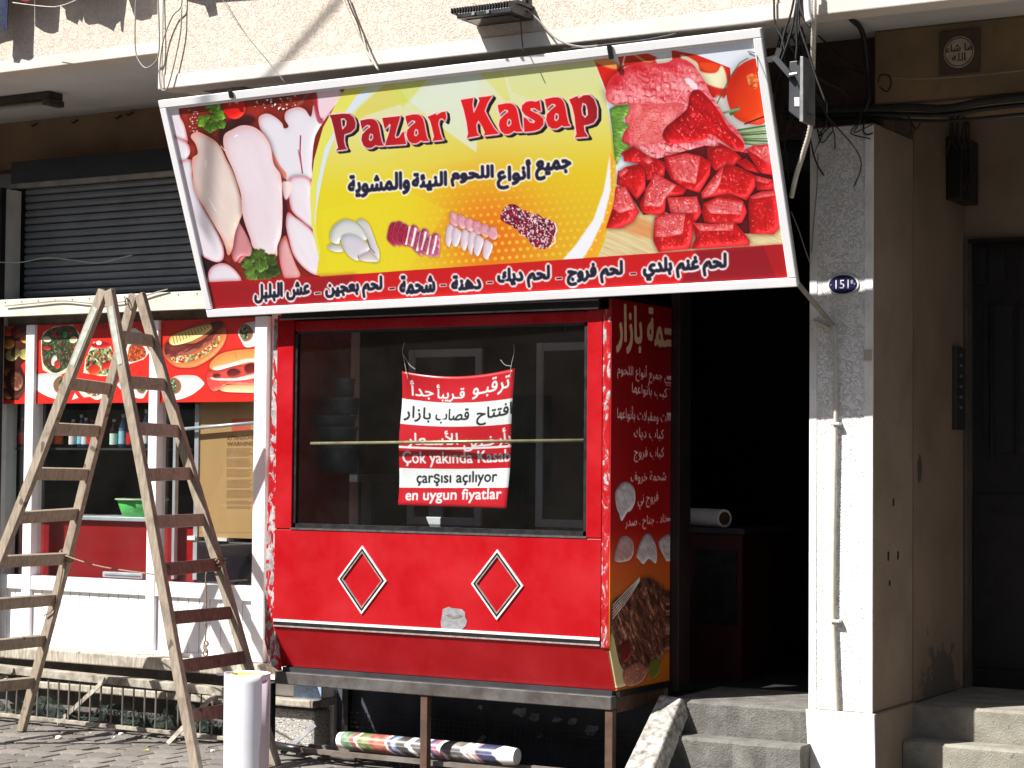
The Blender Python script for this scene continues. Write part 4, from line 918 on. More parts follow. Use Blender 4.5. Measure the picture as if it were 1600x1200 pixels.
# ================================================================== LEFT SHOP
SF = thing('snack_shop', 'white framed snack shop front with red food posters above its windows', 'shop front', (-8.1, 9.28, 0))
FX = [(-9.27, -9.215), (-8.995, -8.922), (-7.985, -7.917), (-7.188, -7.098)]
for i, (a, b) in enumerate(FX):
    link('frame_post', MB().box(a, b, 9.245, 9.335, .45 if i else .45, 2.455), PVC, SF, bev=.005)
for z0, z1 in ((.80, .885),):
    for (a, b) in ((FX[0][1], FX[1][0]), (FX[1][1], FX[2][0]), (FX[2][1], FX[3][0])):
        link('frame_rail', MB().box(a, b, 9.25, 9.33, z0, z1), PVC, SF, bev=.004)
        link('bottom_rail', MB().box(a, b, 9.25, 9.33, .45, .475), PVC, SF)
        link('pane', MB().box(a, b, 9.30, 9.305, z1, 1.958), GLASS, SF)
        n = max(1, round((b - a) / .078)); wd = (b - a) / n
        for k in range(n): link('panel_board', MB().box(a + k * wd + .0028, a + (k + 1) * wd - .0028, 9.27 + random.uniform(0, .0015), 9.30, .475, .80), PVC, SF, bev=.003)
link('backing', MB().box(FX[0][1], FX[3][0], 9.301, 9.33, .475, .80), GREYP, SF)
PM = image_mat('food_poster_print', poster_art(), .35)
for a, b in ((FX[0][1], FX[1][0]), (FX[1][1], FX[2][0]), (FX[2][1], FX[3][0])):
    z0, z1 = 1.96, 2.452; mb = MB().box(a, b, 9.27, 9.29, z0, z1)
    link('poster_board', mb, PM, SF, uvs=[((v.x - P_O.x) / 2.16, 1 - (P_O.z - v.z) / .53) for v in mb.v], label='red poster board with pictures of food')
FASC = dull('cream_fascia_paint', L(206, 203, 190), L(186, 182, 168), 5, .6, spots=.3)
link('lintel', MB().box(-9.27, -7.1, 9.30, 9.42, 2.456, 2.51), GREYP, SF)
link('fascia_board', MB().box(-9.20, -6.98, 9.165, 9.36, 2.511, 2.612), FASC, SF, bev=.004)
link('fascia_lip', MB().box(-9.20, -6.98, 9.158, 9.1645, 2.505, 2.535), FASC, SF)
for k in range(16): link('rivet', MB().box(-9.1 + k * .14, -9.094 + k * .14, 9.161, 9.1648, 2.592, 2.598), STEEL, SF)
link('end_post', MB().box(-9.33, -9.205, 9.12, 9.40, .45, 3.33), dull('grey_white_steel_post', L(206, 206, 204), L(176, 176, 174), 3, .5, .1), SF, bev=.004)
link('inner_post', MB().box(-9.204, -9.18, 9.2, 9.24, .46, 3.33), BLACK, SF)
link('counter', MB().box(-9.19, -7.46, 9.42, 9.8, .46, 1.235), REDP, SF)
link('counter_top', MB().box(-9.19, -7.46, 9.39, 9.82, 1.236, 1.262), ALU, SF, bev=.004)
link('counter_post', MB().box(-7.72, -7.69, 9.36, 9.40, .9, 1.95), ALU, SF)
link('counter_post', MB().box(-7.86, -7.84, 9.33, 9.36, .9, 1.95), ALU, SF)
link('counter_panel', MB().box(-7.80, -7.735, 9.395, 9.415, .85, 1.2), RED, SF)
ZSH = PY(150, 700, 9.41).z
link('shelf', MB().box(-9.19, -7.75, 9.37, 9.47, ZSH - .013, ZSH), DARK2, SF)
link('back_panel', MB().box(-7.62, -7.45, 9.6, 9.62, 1.66, 2.0), REDP, SF)
vb = PY(150, 890, 9.32); a = PY(160, 893, 9.34); b = PY(222, 905, 9.34)
link('vent', MB().box(a.x, b.x, 9.34, 9.38, b.z, a.z), ALU, SF, bev=.004); link('vent_slot', MB().box(a.x + .02, b.x - .01, 9.335, 9.341, b.z + .015, a.z - .018), BLACK, SF)
a = PY(270, 672, 9.33); b = PY(405, 660, 9.33)
tb = MB().tube([(a.x, 9.33, a.z), (b.x, 9.33, b.z)], .011, 10)
link('grab_rail', tb, ALU, SF, smooth=True)
# sill and shutter
link('sill', MB().box(-9.4, -7.0, 9.15, 9.5, .375, .448), WOODG, SF, bev=.008)
SH = thing('roller_shutter', 'dark slate roller shutter half raised above the snack shop posters', 'shutter', (-8.1, 9.44, 2.6))
for k in range(16):
    z = 2.60 + k * .047; mb = MB(); n = 4
    prof = [(9.452, z), (9.435, z + .006), (9.428, z + .022), (9.435, z + .039), (9.452, z + .0455)]
    for x in (-9.2, -6.7): mb.v += [Vector((x, y, zz_)) for y, zz_ in prof]
    mb.f = [[i, i + 1, 5 + i + 1, 5 + i] for i in range(4)] + [[0, 1, 2, 3, 4], [5, 6, 7, 8, 9]]
    link('slat', mb, SHUT, SH)
link('shutter_box', MB().box(-9.32, -6.7, 9.42, 9.62, 3.385, 3.53), BLACK, SH)
link('box_lip', MB().box(-9.32, -6.7, 9.40, 9.46, 3.35, 3.384), GREYC, SH, bev=.006)
# things inside and around the shop
def bottle(x, y, z, h, cbody, clab, label, r_=.026, capc=None):
    t = thing('bottle', label, 'bottle', (x, y, z), 'bottles on the snack shop shelf')
    p = [(0, 0), (r_, .004), (r_, h * .6), (r_ * .9, h * .68), (r_ * .38, h * .82), (r_ * .34, h * .95), (0, h * .95)]
    link('body', MB().lathe((x, y, z), p, 14), cbody, t, smooth=True)
    link('label', MB().lathe((x, y, z), [(r_ + .0012, h * .12), (r_ + .0012, h * .5)], 14), clab, t, smooth=True)
    link('cap', MB().lathe((x, y, z), [(r_ * .42, h * .9), (r_ * .42, h), (0, h)], 10), capc or clab, t, smooth=True)
bd = dull('dark_syrup_bottle', L(44, 22, 20), L(28, 16, 16), 6, .15); bc = dull('clear_blue_bottle', L(90, 130, 160), L(60, 90, 120), 6, .15)
lw = dull('white_label', L(232, 226, 226), L(200, 190, 190), 30, .5); lr = dull('red_label', L(206, 26, 36), L(170, 20, 26), 22, .5); lo_ = dull('orange_label', L(226, 110, 40), L(190, 40, 30), 30, .5)
lb = dull('blue_label', L(150, 210, 224), L(110, 170, 190), 30, .5); lg = dull('mint_label', L(190, 226, 220), L(226, 226, 190), 24, .5)
BT = [(35, .19, bd, lr, 'dark cola bottle with red label behind the far left window'), (92, .19, bd, lo_, 'dark bottle with orange and red label left of the white label bottle'), (114, .18, bd, lw, 'small dark bottle with white label on the shelf'),
      (127, .21, bc, lb, 'blue water bottle beside the small white label bottle'), (134, .19, bc, lw, 'clear bottle just right of the blue water bottle'), (144, .18, bd, lr, 'dark bottle with bright red label hidden by ladder rail'),
      (178, .18, bd, lg, 'dark bottle with mint label left of ladder post'), (192, .21, bc, lb, 'tall blue water bottle behind the ladder post'), (204, .19, bd, lr, 'red label bottle just right of the ladder post'), (216, .19, bd, lo_, 'orange red label bottle at the white window post'), (80, .22, bd, lr, 'red capped bottle at the left window post'),
      (228, .24, bc, lw, 'tall clear bottle touching the white window post')]
for x, h, m1, m2, lb_ in BT:
    p = PY(x, 690, 9.41); bottle(p.x, 9.41, ZSH, h, m1, m2, lb_, capc=lr if m2 in (lr, lo_) else lw)
gb = dull('green_plastic', L(92, 200, 96), L(80, 180, 84), 4, .35)
p = PY(222, 800, 9.58); bs = thing('green_basin', 'bright green plastic basin on the snack shop counter', 'basin', (p.x, 9.58, 1.262))
link('bowl', MB().lathe((p.x, 9.58, 1.262), [(0, .0), (.12, .0), (.155, .10), (.147, .10), (.115, .01), (0, .01)], 28), gb, bs, smooth=True)
link('rim', MB().lathe((p.x, 9.58, 1.262), [(.155, .10), (.168, .102), (.168, .11), (.15, .112), (.147, .10)], 28), dull('pale_green_plastic', L(190, 214, 180), L(170, 200, 160), 4, .35), bs, smooth=True)
CA, CC = carton_art()
x0, x1, zt, zb = CC.O.x, CC.O.x + CC.U.x, CC.O.z, CC.O.z + CC.V.z
ct = thing('cardboard_carton', 'brown cardboard carton with warning text leaning inside the right shop window', 'box', ((x0 + x1) / 2, C_Y, zb))
mb = MB().poly([(x0, C_Y, zb), (x1, C_Y, zb), (x1, C_Y, zt), (x0, C_Y, zt)])
link('printed_face', mb, image_mat('carton_print', CA, .85), ct, uvs=[(0, 0), (1, 0), (1, 1), (0, 1)])
CB = dull('cardboard', L(198, 152, 92), L(180, 136, 80), 3, .9)
link('carton_body', MB().box(x0, x1, C_Y + .003, C_Y + .16, zb, zt), CB, ct)
link('styrofoam_block', MB().box(x0 + .17, x0 + .27, C_Y - .02, C_Y + .05, zb - .02, zb - .001), WHITEPL, ct); link('styrofoam_block', MB().box(x0 - .03, x0 + .03, C_Y - .02, C_Y + .05, zb - .02, zb + .004), WHITEPL, ct)
cf = thing('black_fridge', 'low black cabinet standing under the cardboard carton', 'cabinet', ((x0 + x1) / 2, 9.5, .45))
link('cabinet_body', MB().box(-7.69, -7.2, 9.36, 9.9, .45, zb - .021), BLACK, cf, bev=.01); link('cabinet_door', MB().box(-7.67, -7.22, 9.352, 9.361, .5, zb - .05), dull('smoked_door', L(40, 34, 40), L(24, 22, 28), 2, .2), cf)
p = PY(14, 800, 9.5); bg_ = MB()
for k in range(6):
    c_ = Vector((p.x + random.uniform(-.07, .07), 9.5 + random.uniform(-.04, .04), 1.262 + .035 + (k % 3) * .022)); bg_.lathe(c_ - Vector((0, 0, .035)), [(0, 0), (.035, .01), (.045, .035), (.03, .06), (0, .07)], 8)
tag(link('plastic_bag', bg_, dull('white_plastic_bag', L(220, 222, 226), L(180, 184, 190), 14, .4, bump=.6, bscale=30, bd=.02), smooth=True), 'crumpled white plastic bags behind the far left window', 'bag')
# window cage below the sill
CG = thing('basement_cage', 'rusty angle iron cage with upright rods below the snack shop sill', 'window cage', (-7.9, 9.05, 0))
def pr(p, y): v = PY(p[0], p[1], y); return (v.x, v.y, v.z)
ct0, ct1 = Vector(pr((-60, 1040), 9.05)), Vector(pr((395, 1086), 9.05)); cb0, cb1 = Vector(pr((-60, 1110), 9.05)), Vector(pr((395, 1158), 9.05))
PALE = dull('peeling_pale_iron', L(176, 170, 156), L(110, 100, 88), 14, .8, .1, bump=.4, spots=.6)
link('top_rail', MB().bar(ct0, ct1, .012, .045), PALE, CG, bev=.002)
link('top_flange', MB().bar(ct0 + Vector((0, .035, .02)), ct1 + Vector((0, .035, .02)), .07, .006), PALE, CG)
link('bottom_rail', MB().bar(cb0, cb1, .03, .022), PALE, CG, bev=.002)
for k in range(27):
    t_ = (k + .5) / 27; a = ct0.lerp(ct1, t_) - Vector((0, -.012, .03)); b = cb0.lerp(cb1, t_)
    b = b + Vector((random.uniform(-.006, .006), .0, 0)); link('rod', MB().tube([a, b], .0055, 6), GREYP, CG)
for (x, y), (gx, gy) in (((165, 1062), (90, 1130)), ((20, 1047), (-50, 1095)), ((336, 1085), (262, 1162))):
    a = Vector(pr((x, y), 9.03)); b = PZ(gx, gy, .012); link('brace', MB().bar(a, b, .03, .006, up=(0, -1, .3)), PALE, CG)
nm = MB(); NN = 60; gs = random.Random(5); top = []
for k in range(NN + 1):
    t_ = k / NN; b = cb0.lerp(cb1, t_) + Vector((0, .05, .012)); hgt = .07 + .05 * math.sin(k * .45) + gs.uniform(-.012, .012) + (.05 if k > 35 else 0)
    for q in range(4): nm.v.append(b + Vector((gs.uniform(-.006, .006), .014 * math.sin(k * .9 + q * 1.7), hgt * q / 3)))
for k in range(NN):
    for q in range(3): a = k * 4 + q; nm.f.append([a, a + 4, a + 5, a + 1])
t = NT('green_netting'); t.set(Base_Color=L(26, 42, 36), Roughness=.9)
wv = t.n('TexWave'); wv.inputs['Scale'].default_value = 60; t.l(t.tc, wv.inputs[0]); t.set(Alpha=t.ramp(t.noise(90, 2), [(.35, .35), (.55, 1.)])); NETM = t.m
link('netting', nm, NETM, CG)
link('basement_wall', MB().box(-9.4, -7.09, 9.33, 9.5, 0, .374), CONC, SF); link('wall_ledge', MB().box(-9.4, -7.09, 9.25, 9.329, .19, .235), WOODG, SF, bev=.008)
rb = random.Random(9)
for k in range(16):
    x = rb.uniform(40, 340); y = 1125 + x * .1 + rb.uniform(3, 20); p = PZ(x, y, 0); r_ = rb.uniform(.006, .02); mb = MB()
    prf = [(0, 0), (r_, .1 * r_), (r_ * .9, r_ * .7), (0, r_ * rb.uniform(.8, 1.1))]; mb.lathe((p.x, p.y, -.002), prf, 7)
    for v in mb.v: v.x += rb.uniform(-.25, .25) * r_; v.y += rb.uniform(-.25, .25) * r_
    tag(link('rubble_stone', mb, CONC2 if k % 2 else WHITEPL), 'small pale rubble stone lying on the pavers by the cage', 'stone', 'rubble stones along the cage')
p = PZ(229, 1173, .003); mb = MB().poly([(p.x - .015, p.y - .008, .004), (p.x, p.y - .014, .01), (p.x + .016, p.y - .002, .005), (p.x + .004, p.y + .012, .012), (p.x - .012, p.y + .008, .006)])
tag(link('yellow_leaf', mb.prism([v.copy() for v in mb.v[:5]], (0, 0, .0015)), dull('yellow_leaf', L(214, 206, 40), L(190, 180, 30), 40, .7)), 'small yellow leaf lying on the grey pavers', 'leaf')
# pier base beside kiosk with net-wrapped block
a = PY(426, 1105, 9.12); b = PY(484, 1172, 9.12)
t = NT('net_wrapped_render'); v_ = t.n('TexBrick'); v_.inputs['Scale'].default_value = 26; v_.inputs['Mortar Size'].default_value = .035; v_.inputs['Color1'].default_value = (*L(196, 192, 186), 1); v_.inputs['Color2'].default_value = (*L(180, 176, 170), 1); v_.inputs['Mortar'].default_value = (*L(96, 92, 86), 1)
mp_ = t.n('Mapping'); mp_.inputs['Rotation'].default_value = (R(90), 0, 0); mp_.inputs['Scale'].default_value = (1, 1, 1); ns = t.n('MixRGB'); t.l(t.tc, ns.inputs[1]); nz = t.n('TexNoise'); nz.inputs['Scale'].default_value = 9; t.l(nz.outputs[1], ns.inputs[2]); ns.inputs[0].default_value = .05
t.l(ns.outputs[0], mp_.inputs[0]); t.l(mp_.outputs[0], v_.inputs[0]); t.set(Base_Color=v_.outputs[0], Roughness=.9); t.bump(v_.outputs[0], .3, .004)
nb = thing('netted_block', 'pale block wrapped in fine netting under the left end of the kiosk', 'block', (a.x + .1, 9.2, 0))
link('block', MB().box(a.x - .35, b.x + .03, 9.12, 9.28, 0, a.z), t.m, nb, bev=.02)
link('ledge', MB().box(a.x - .35, b.x + .06, 9.06, 9.28, a.z + .02, a.z + .062), PALE, nb, bev=.008)
link('upper_block', MB().box(a.x - .35, b.x + .05, 9.14, 9.28, a.z + .063, a.z + .14), WHITEPL, nb, bev=.01)
link('blue_sheet', MB().box(b.x - .12, b.x + .07, 9.125, 9.139, a.z + .065, a.z + .15), dull('light_blue_plastic', L(150, 176, 206), L(120, 146, 180), 14, .4, bump=.6, bscale=40, bd=.02), nb)
link('cap_strip', MB().box(a.x - .35, b.x + .02, 9.05, 9.28, a.z + .165, a.z + .18), WHITEPL, nb)
# ================================================================== RED KIOSK
K = thing('butcher_kiosk', 'red glazed butcher kiosk on steel legs with diamond trims on its front', 'kiosk', (-5.5, 8.9, 0))
KY, KL, KR = 8.6, -6.535, -4.51
ZS, ZW0, ZW1, ZT = .742, 1.262, 2.308, 2.40
WL, WR = -6.425, -4.64
link('front_panel', MB().box(KL, KR - .045, KY, KY + .02, ZS + .03, ZW0 - .012), RED, K, bev=.003)
link('left_jamb', MB().box(KL, WL, KY, KY + .05, ZW0 - .008, ZT), RED, K, bev=.004)
link('right_jamb', MB().box(WR, KR - .045, KY, KY + .05, ZW0 - .008, ZT - .03), RED, K, bev=.004)
link('corner_strip', MB().box(KR - .042, KR, KY - .002, KY + .03, ZS - .02, ZT - .03), REDSCR, K, bev=.004)
link('head_rail', MB().box(WL + .002, WR - .002, KY + .01, KY + .05, ZW1, ZT - .035), RED, K, bev=.003)
link('shutter_housing', MB().box(KL + .03, KR - .06, KY - .012, KY + .2, ZT - .03, ZT + .05), BLACK, K, bev=.006)
link('housing_trim', MB().box(KL + .03, KR - .062, KY - .018, KY - .013, ZT - .03, ZT - .022).box(KL + .03, KR - .062, KY - .018, KY - .013, ZT + .012, ZT + .019), STEEL, K)
# angled flange at left, peeling
fl = MB(); q = [PY(x, y, 8.6) for x, y in ((427, 498), (438, 498), (430, 770), (428, 1000), (433, 1048), (421, 1040), (411, 1000), (412, 930), (417, 770))]
fl.prism([Vector((p.x, 8.612, p.z)) for p in q], (0, .03, 0)); link('side_flange', fl, REDPEEL, K)
fr = .035
for b in ((WL, WL + .018, ZW0, ZW1), (WR - .022, WR, ZW0, ZW1), (WL, WR, ZW0, ZW0 + .022), (WL, WR, ZW1 - .012, ZW1)):
    link('window_frame', MB().box(b[0], b[1], KY + .012, KY + .04, b[2], b[3]), BLACK, K)
link('sill_strip', MB().box(WL - .004, WR + .004, KY - .004, KY + .045, ZW0 - .011, ZW0 - .001), dull('dark_rubber_strip', L(60, 56, 60), L(90, 86, 86), 20, .5), K)
link('pane', MB().box(WL + .018, WR - .022, KY + .024, KY + .029, ZW0 + .022, ZW1 - .012), GLASS, K)
# stripe trims
for z0, z1, m in ((ZS + .017, ZS + .030, TRIMW), (ZS - .002, ZS + .0168, BLACK), (ZS - .010, ZS - .0022, TRIMG)):
    link('stripe_trim', MB().box(KL + .004, KR - .048, KY - .006, KY - .0005, z0, z1), m, K)
link('stripe_backing', MB().box(KL, KR - .045, KY, KY + .02, ZS - .01, ZS + .03), RED, K)
SB = .512
sk = MB().hexa([(KL + .0, KY + .085, SB), (KR + .0, KY + .085, SB), (KR, KY + .12, SB), (KL, KY + .12, SB)], [(KL, KY, ZS - .008), (KR, KY, ZS - .008), (KR, KY + .03, ZS - .008), (KL, KY + .03, ZS - .008)])
link('skirt', sk, RED, K, bev=.003)
def diamond(cx, cy, w_, h_):
    c_ = PY(cx, cy, KY); X_, Z_ = c_.x, c_.z
    d = thing_part('diamond_trim', K, [(1., .93), (.93, .835), (.835, .79)], (TRIMW, BLACK, TRIMG), X_, Z_, w_, h_)
def thing_part(name, par, rings, mats, X_, Z_, w_, h_):
    first = None
    for (a, b), m, yy_ in zip(rings, mats, (.008, .007, .008)):
        mb = MB(); o = [(X_ + dx * w_ * s, KY - e, Z_ + dz * h_ * s) for e in (.0006, yy_) for s in (a, b) for dx, dz in ((-1, 0), (0, 1), (1, 0), (0, -1))]
        mb.v = [Vector(p) for p in o]
        for i in range(4):
            j = (i + 1) % 4; mb.f += [[i, j, 4 + j, 4 + i], [8 + i, 8 + j, 12 + j, 12 + i], [i, j, 8 + j, 8 + i], [4 + i, 4 + j, 12 + j, 12 + i]]
        link(name, mb, m, par if first is None else first)
        if first is None: first = [ch for ch in par.children if ch.name.startswith(name)][-1]
diamond(566.5, 906, .153, .178); diamond(777.5, 913.5, .151, .176)
# bare patch where paint came off
gp = [(692, 952), (701, 948), (706, 950), (714, 951), (722, 952), (727, 957), (727, 964), (730, 971), (728, 978), (722, 984), (714, 986), (704, 987), (696, 986), (690, 983), (689, 972), (691, 962)]
link('bare_patch', MB().prism([Vector((PY(x, y, KY).x, KY - .0005, PY(x, y, KY).z)) for x, y in gp], (0, -.0018, 0)), SCRAPE, K, label='bare grey patch where red paint came off')
link('patch_crack', MB().prism([Vector((PY(x, y, KY).x, KY - .0024, PY(x, y, KY).z)) for x, y in [(697, 961), (703, 959), (710, 963), (716, 960), (723, 962), (716, 966), (709, 967), (702, 964)]], (0, -.0012, 0)), GREYP, K)
# sides, roof, floor
KD = 9.262
SM = image_mat('side_panel_print', side_art(), .4)
pr_ = [(KY + .003, SB + .02), (KY + .09, SB + .0), (KD, SB + .0), (KD, ZT + .02), (KY + .003, ZT + .02)]
prof_side = [(KY + .0, ZS - .008), (KY + .085, SB), (KD, SB), (KD, ZT + .02), (KY, ZT + .02)]
mb = MB(); mb.poly([(KR + .004, y, z) for y, z in prof_side])
mb.v += [Vector((KR - .012, y, z)) for y, z in prof_side]; mb.f += [[5, 6, 7, 8, 9]] + [[i, (i + 1) % 5, 5 + (i + 1) % 5, 5 + i] for i in range(5)]
link('side_panel', mb, SM, K, uvs=[((v.y - SO_.y) / .62, 1 - (SO_.z - v.z) / 1.93) for v in mb.v], label='red side panel printed with meats and Arabic menu')
link('side_panel', MB().box(KL - .004, KL + .02, KY + .05, KD, SB, ZT), RED, K)
link('panel_foot', MB().box(KR - .02, KR + .016, KY + .09, KD, SB - .03, SB - .001), BLACK, K)
link('roof', MB().box(KL, KR - .013, KY + .05, KD, ZT + .02, ZT + .05), BLACK, K)
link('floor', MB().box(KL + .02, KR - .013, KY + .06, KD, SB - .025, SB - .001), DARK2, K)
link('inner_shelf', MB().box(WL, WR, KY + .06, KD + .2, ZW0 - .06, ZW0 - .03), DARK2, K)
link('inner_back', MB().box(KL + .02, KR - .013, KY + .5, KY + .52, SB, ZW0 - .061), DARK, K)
p = PY(486, 693, KY + .055); q = PY(912, 688, KY + .055)
link('hanging_rail', MB().tube([(p.x, KY + .055, p.z), (q.x, KY + .055, q.z)], .0085, 10), dull('pale_brass', L(190, 180, 140), L(160, 150, 112), 14, .4, .4), K, smooth=True)
# base frame and legs
FZ0, FZ1 = .405, .478
link('frame_beam', MB().box(KL - .01, KR, KY + .03, KY + .09, FZ0 + .018, FZ1 + .01), BEAM, K, bev=.004)
link('frame_beam', MB().box(KL - .01, KR, KD - .06, KD, FZ0, FZ1), GREYP, K, bev=.004)
link('frame_beam', MB().box(KR - .05, KR, KY + .091, KD - .061, FZ0, FZ1), RUST, K)
for x, yy_, m in ((PY(419, 1100, KY + .04).x, KY + .04, BLACK), (PY(662, 1120, KY + .04).x, KY + .04, RUST), (PY(951, 1130, KY + .04).x, KY + .04, RUST), (-4.54, KD - .04, RUST), (-6.5, KD - .04, BLACK)):
    link('leg', MB().box(x - .021, x + .021, yy_ - .0, yy_ + .04, 0, FZ0 + (.017 if yy_ < 9 else -.001)), m, K, bev=.003)
link('cross_rail', MB().box(KL + .05, KR - .05, KY + .12, KY + .15, .055, .078), GREYP, K)
link('cross_rail', MB().box(KL + .05, KR - .05, KY + .26, KY + .29, .055, .078), GREYP, K)
for x in (KL + .1, -5.6, KR - .1): link('cross_rail', MB().box(x - .015, x + .015, KY + .10, KY + .30, .03, .0545), GREYP, K)
for x in [KL + .15 + i * .083 for i in range(22)]: link('rod', MB().tube([(x, KY + .27, .079), (x, KY + .27, .0)], .005, 6), GREYP, K)
a = PY(492, 1132, 9.0); b = PZ(440, 1178, .01); link('brace', MB().bar(a, b, .03, .008, up=(0, -1, 0)), STEEL, K)
a = PY(757, 1150, 9.05); b = PY(738, 1172, 8.95); link('brace', MB().bar(a, b, .025, .008, up=(0, -1, 0)), STEEL, K)
# mesh sheet under kiosk
mb = MB()
for k in range(60):
    x = -6.45 + k * .032; mb.bar((x, 9.2, .005), (x + .01, 9.21, .22), .003, .003)
for k in range(9): mb.bar((-6.45, 9.2, .01 + k * .026), (-4.56, 9.21, .01 + k * .026), .003, .003)
o = link('wire_mesh', mb, DARK2, K); o['kind'] = 'stuff'
pp = thing('drain_pipe', 'black pipe with a pale end lying low under the kiosk', 'pipe', (-6.4, 8.85, 0))
a, b, c_ = PY(422, 1163, 8.86), PY(480, 1173, 8.83), PY(555, 1187, 8.80)
link('pipe_sleeve', MB().tube([a, b], .022, 12), BLACK, pp, smooth=True); link('pipe', MB().tube([b, c_], .017, 12), GREYP, pp, smooth=True)
# printed roll
a, b = PY(531, 1172, 8.80), PY(808, 1190, 8.80); a.z = b.z = .079 + .049
RM_ = image_mat('rolled_print', roll_art(), .35); mb = MB(); n, m_ = 20, 18; uvs = []; d = b - a
prr = [.041, .048, .0485] + [.0485] * 12 + [.0485, .048, .042]
for i in range(m_):
    t_ = i / (m_ - 1)
    for k in range(n + 1):
        an = 2 * math.pi * k / n; mb.v.append(a + d * t_ + Vector((0, -math.cos(an), math.sin(an))) * prr[i]); uvs.append((t_, .5 + .5 * math.sin(an) if k else .5))
for i in range(m_ - 1):
    for k in range(n): s_ = i * (n + 1) + k; mb.f.append([s_, s_ + 1, s_ + n + 2, s_ + n + 1])
rl = thing('printed_roll', 'rolled colourful printed vinyl banner lying on the rail under the kiosk', 'banner roll', ((a.x + b.x) / 2, 8.8, .08))
link('roll_sheet', mb, RM_, rl, smooth=True, uvs=uvs)
link('roll_core', MB().tube([a + d * .001, a + d * .999], .040, 16), WHITEPL, rl)

# banner behind glass, hung on two strings
W_, H_ = bU.x, -bV.z; mb = MB(); uvs = []; nx, nz_ = 26, 40
cor = {k: PY(*v, B_Y) for k, v in dict(tl=(628, 580), tr=(803, 575), bl=(621, 789), br=(793, 795)).items()}
for j in range(nz_ + 1):
    for i in range(nx + 1):
        u_, v_ = i / nx, j / nz_
        p = cor['tl'].lerp(cor['tr'], u_).lerp(cor['bl'].lerp(cor['br'], u_), v_)
        sag = .034 * (1 - (2 * u_ - 1) ** 2) * (1 - v_) ** 1.5
        bul = .016 * math.sin(math.pi * u_) * (1 - v_) + .010 * math.sin(v_ * 9 + u_ * 2) * (1 - .3 * u_) + .006 * math.sin(u_ * 7 + v_ * 3)
        mb.v.append(Vector((p.x, B_Y + bul, p.z - sag))); uvs.append(((p.x - B_O.x) / bU.x, 1 - (B_O.z - p.z) / -bV.z))
for j in range(nz_):
    for i in range(nx): s_ = j * (nx + 1) + i; mb.f.append([s_, s_ + 1, s_ + nx + 2, s_ + nx + 1])
bn = thing('opening_banner', 'red and white striped opening banner hung on strings behind the kiosk glass', 'banner', (-5.7, B_Y, 1.35))
o = link('banner_sheet', mb, image_mat('banner_print', banner_art(), .3), bn, smooth=True, uvs=uvs)
sm_ = o.modifiers.new('thickness', 'SOLIDIFY'); sm_.thickness = .0012
STR = dull('white_string', L(214, 210, 200), L(180, 176, 166), 20, .8)
for pts in ([(637, 592), (632, 566), (629, 548), (632, 535)], [(629, 552), (640, 570), (649, 577)], [(797, 590), (799, 570), (803, 552), (803, 538)], [(799, 572), (789, 570), (782, 562)]):
    link('string', MB().tube(spline([PY(x, y, B_Y - .004) for x, y in pts]), .0018, 5), STR, bn)
# things inside the kiosk room
FRM = dull('dull_aluminium_frame', L(200, 203, 208), L(176, 180, 186), 6, .5)
def leaf_door(x0, x1, y0, y1, Y_, label, wd=.045):
    a, b = PY(x0, y0, Y_), PY(x1, y1, Y_); t = thing('glazed_cabinet', label, 'cabinet', ((a.x + b.x) / 2, Y_, .46))
    zb_ = b.z
    link('cabinet_body', MB().box(a.x, b.x, Y_ + .03, Y_ + .5, .46, a.z), DARK2, t)
    for q in ((a.x, a.x + wd, zb_, a.z), (b.x - wd, b.x, zb_, a.z), (a.x + wd, b.x - wd, a.z - wd, a.z), (a.x + wd, b.x - wd, zb_, zb_ + wd)): link('door_frame', MB().box(q[0], q[1], Y_, Y_ + .028, q[2], q[3]), FRM, t, bev=.004)
    link('door_glass', MB().box(a.x + wd, b.x - wd, Y_ + .012, Y_ + .02, zb_ + wd, a.z - wd), dull('dark_door_glass', L(26, 28, 34), L(18, 20, 26), 2, .15), t)
    link('lower_board', MB().box(a.x, b.x, Y_, Y_ + .028, .46, zb_ - .001), dull('grey_speckled_board', L(120, 118, 116), L(70, 70, 72), 22, .7), t)
leaf_door(638, 750, 547, 822, 9.75, 'grey framed glazed cabinet behind the red and white opening banner')
leaf_door(838, 930, 536, 826, 9.75, 'grey framed glazed cabinet at the right end of the kiosk window')
TB = dull('translucent_tub', L(74, 80, 84), L(50, 55, 60), 8, .35)
TBL = dull('grey_tub_lid', L(96, 100, 104), L(76, 80, 84), 8, .4)
for i, (cx, y0, y1, hw) in enumerate(((531, 694, 740, 26), (527, 667, 692, 27), (522, 650, 666, 30), (538, 622, 648, 20), (540, 592, 620, 12))):
    a, b = PY(cx - hw, y0, 8.95), PY(cx + hw, y1, 8.95); r_ = (b.x - a.x) / 2; xc = (a.x + b.x) / 2
    tb_ = thing('storage_tub', ['wide bottom grey tub of the stack inside the kiosk', 'second grey tub from the bottom of the stack', 'shallow widest tub in the middle of the stack', 'narrow tub second from the top of the stack', 'smallest tub on top of the stack'][i], 'tub', (xc, 8.95, b.z))
    hh = a.z - b.z
    link('tub_body', MB().lathe((xc, 8.95, b.z), [(0, 0), (r_ * .86, 0), (r_ * .94, hh * .86)], 20), TB, tb_, smooth=True)
    link('tub_lid', MB().lathe((xc, 8.95, b.z), [(r_ * .94, hh * .86), (r_, hh * .86), (r_, hh), (0, hh)], 20), TBL, tb_)
p = PY(531, 741, 9.55); tbl = thing('work_table', 'dark work table carrying the stack of tubs', 'table', (p.x, 9.6, .44))
link('table_top', MB().box(p.x - .35, p.x + .35, 9.52 - .2, 9.9, p.z - .04, p.z - .001), DARK2, tbl)
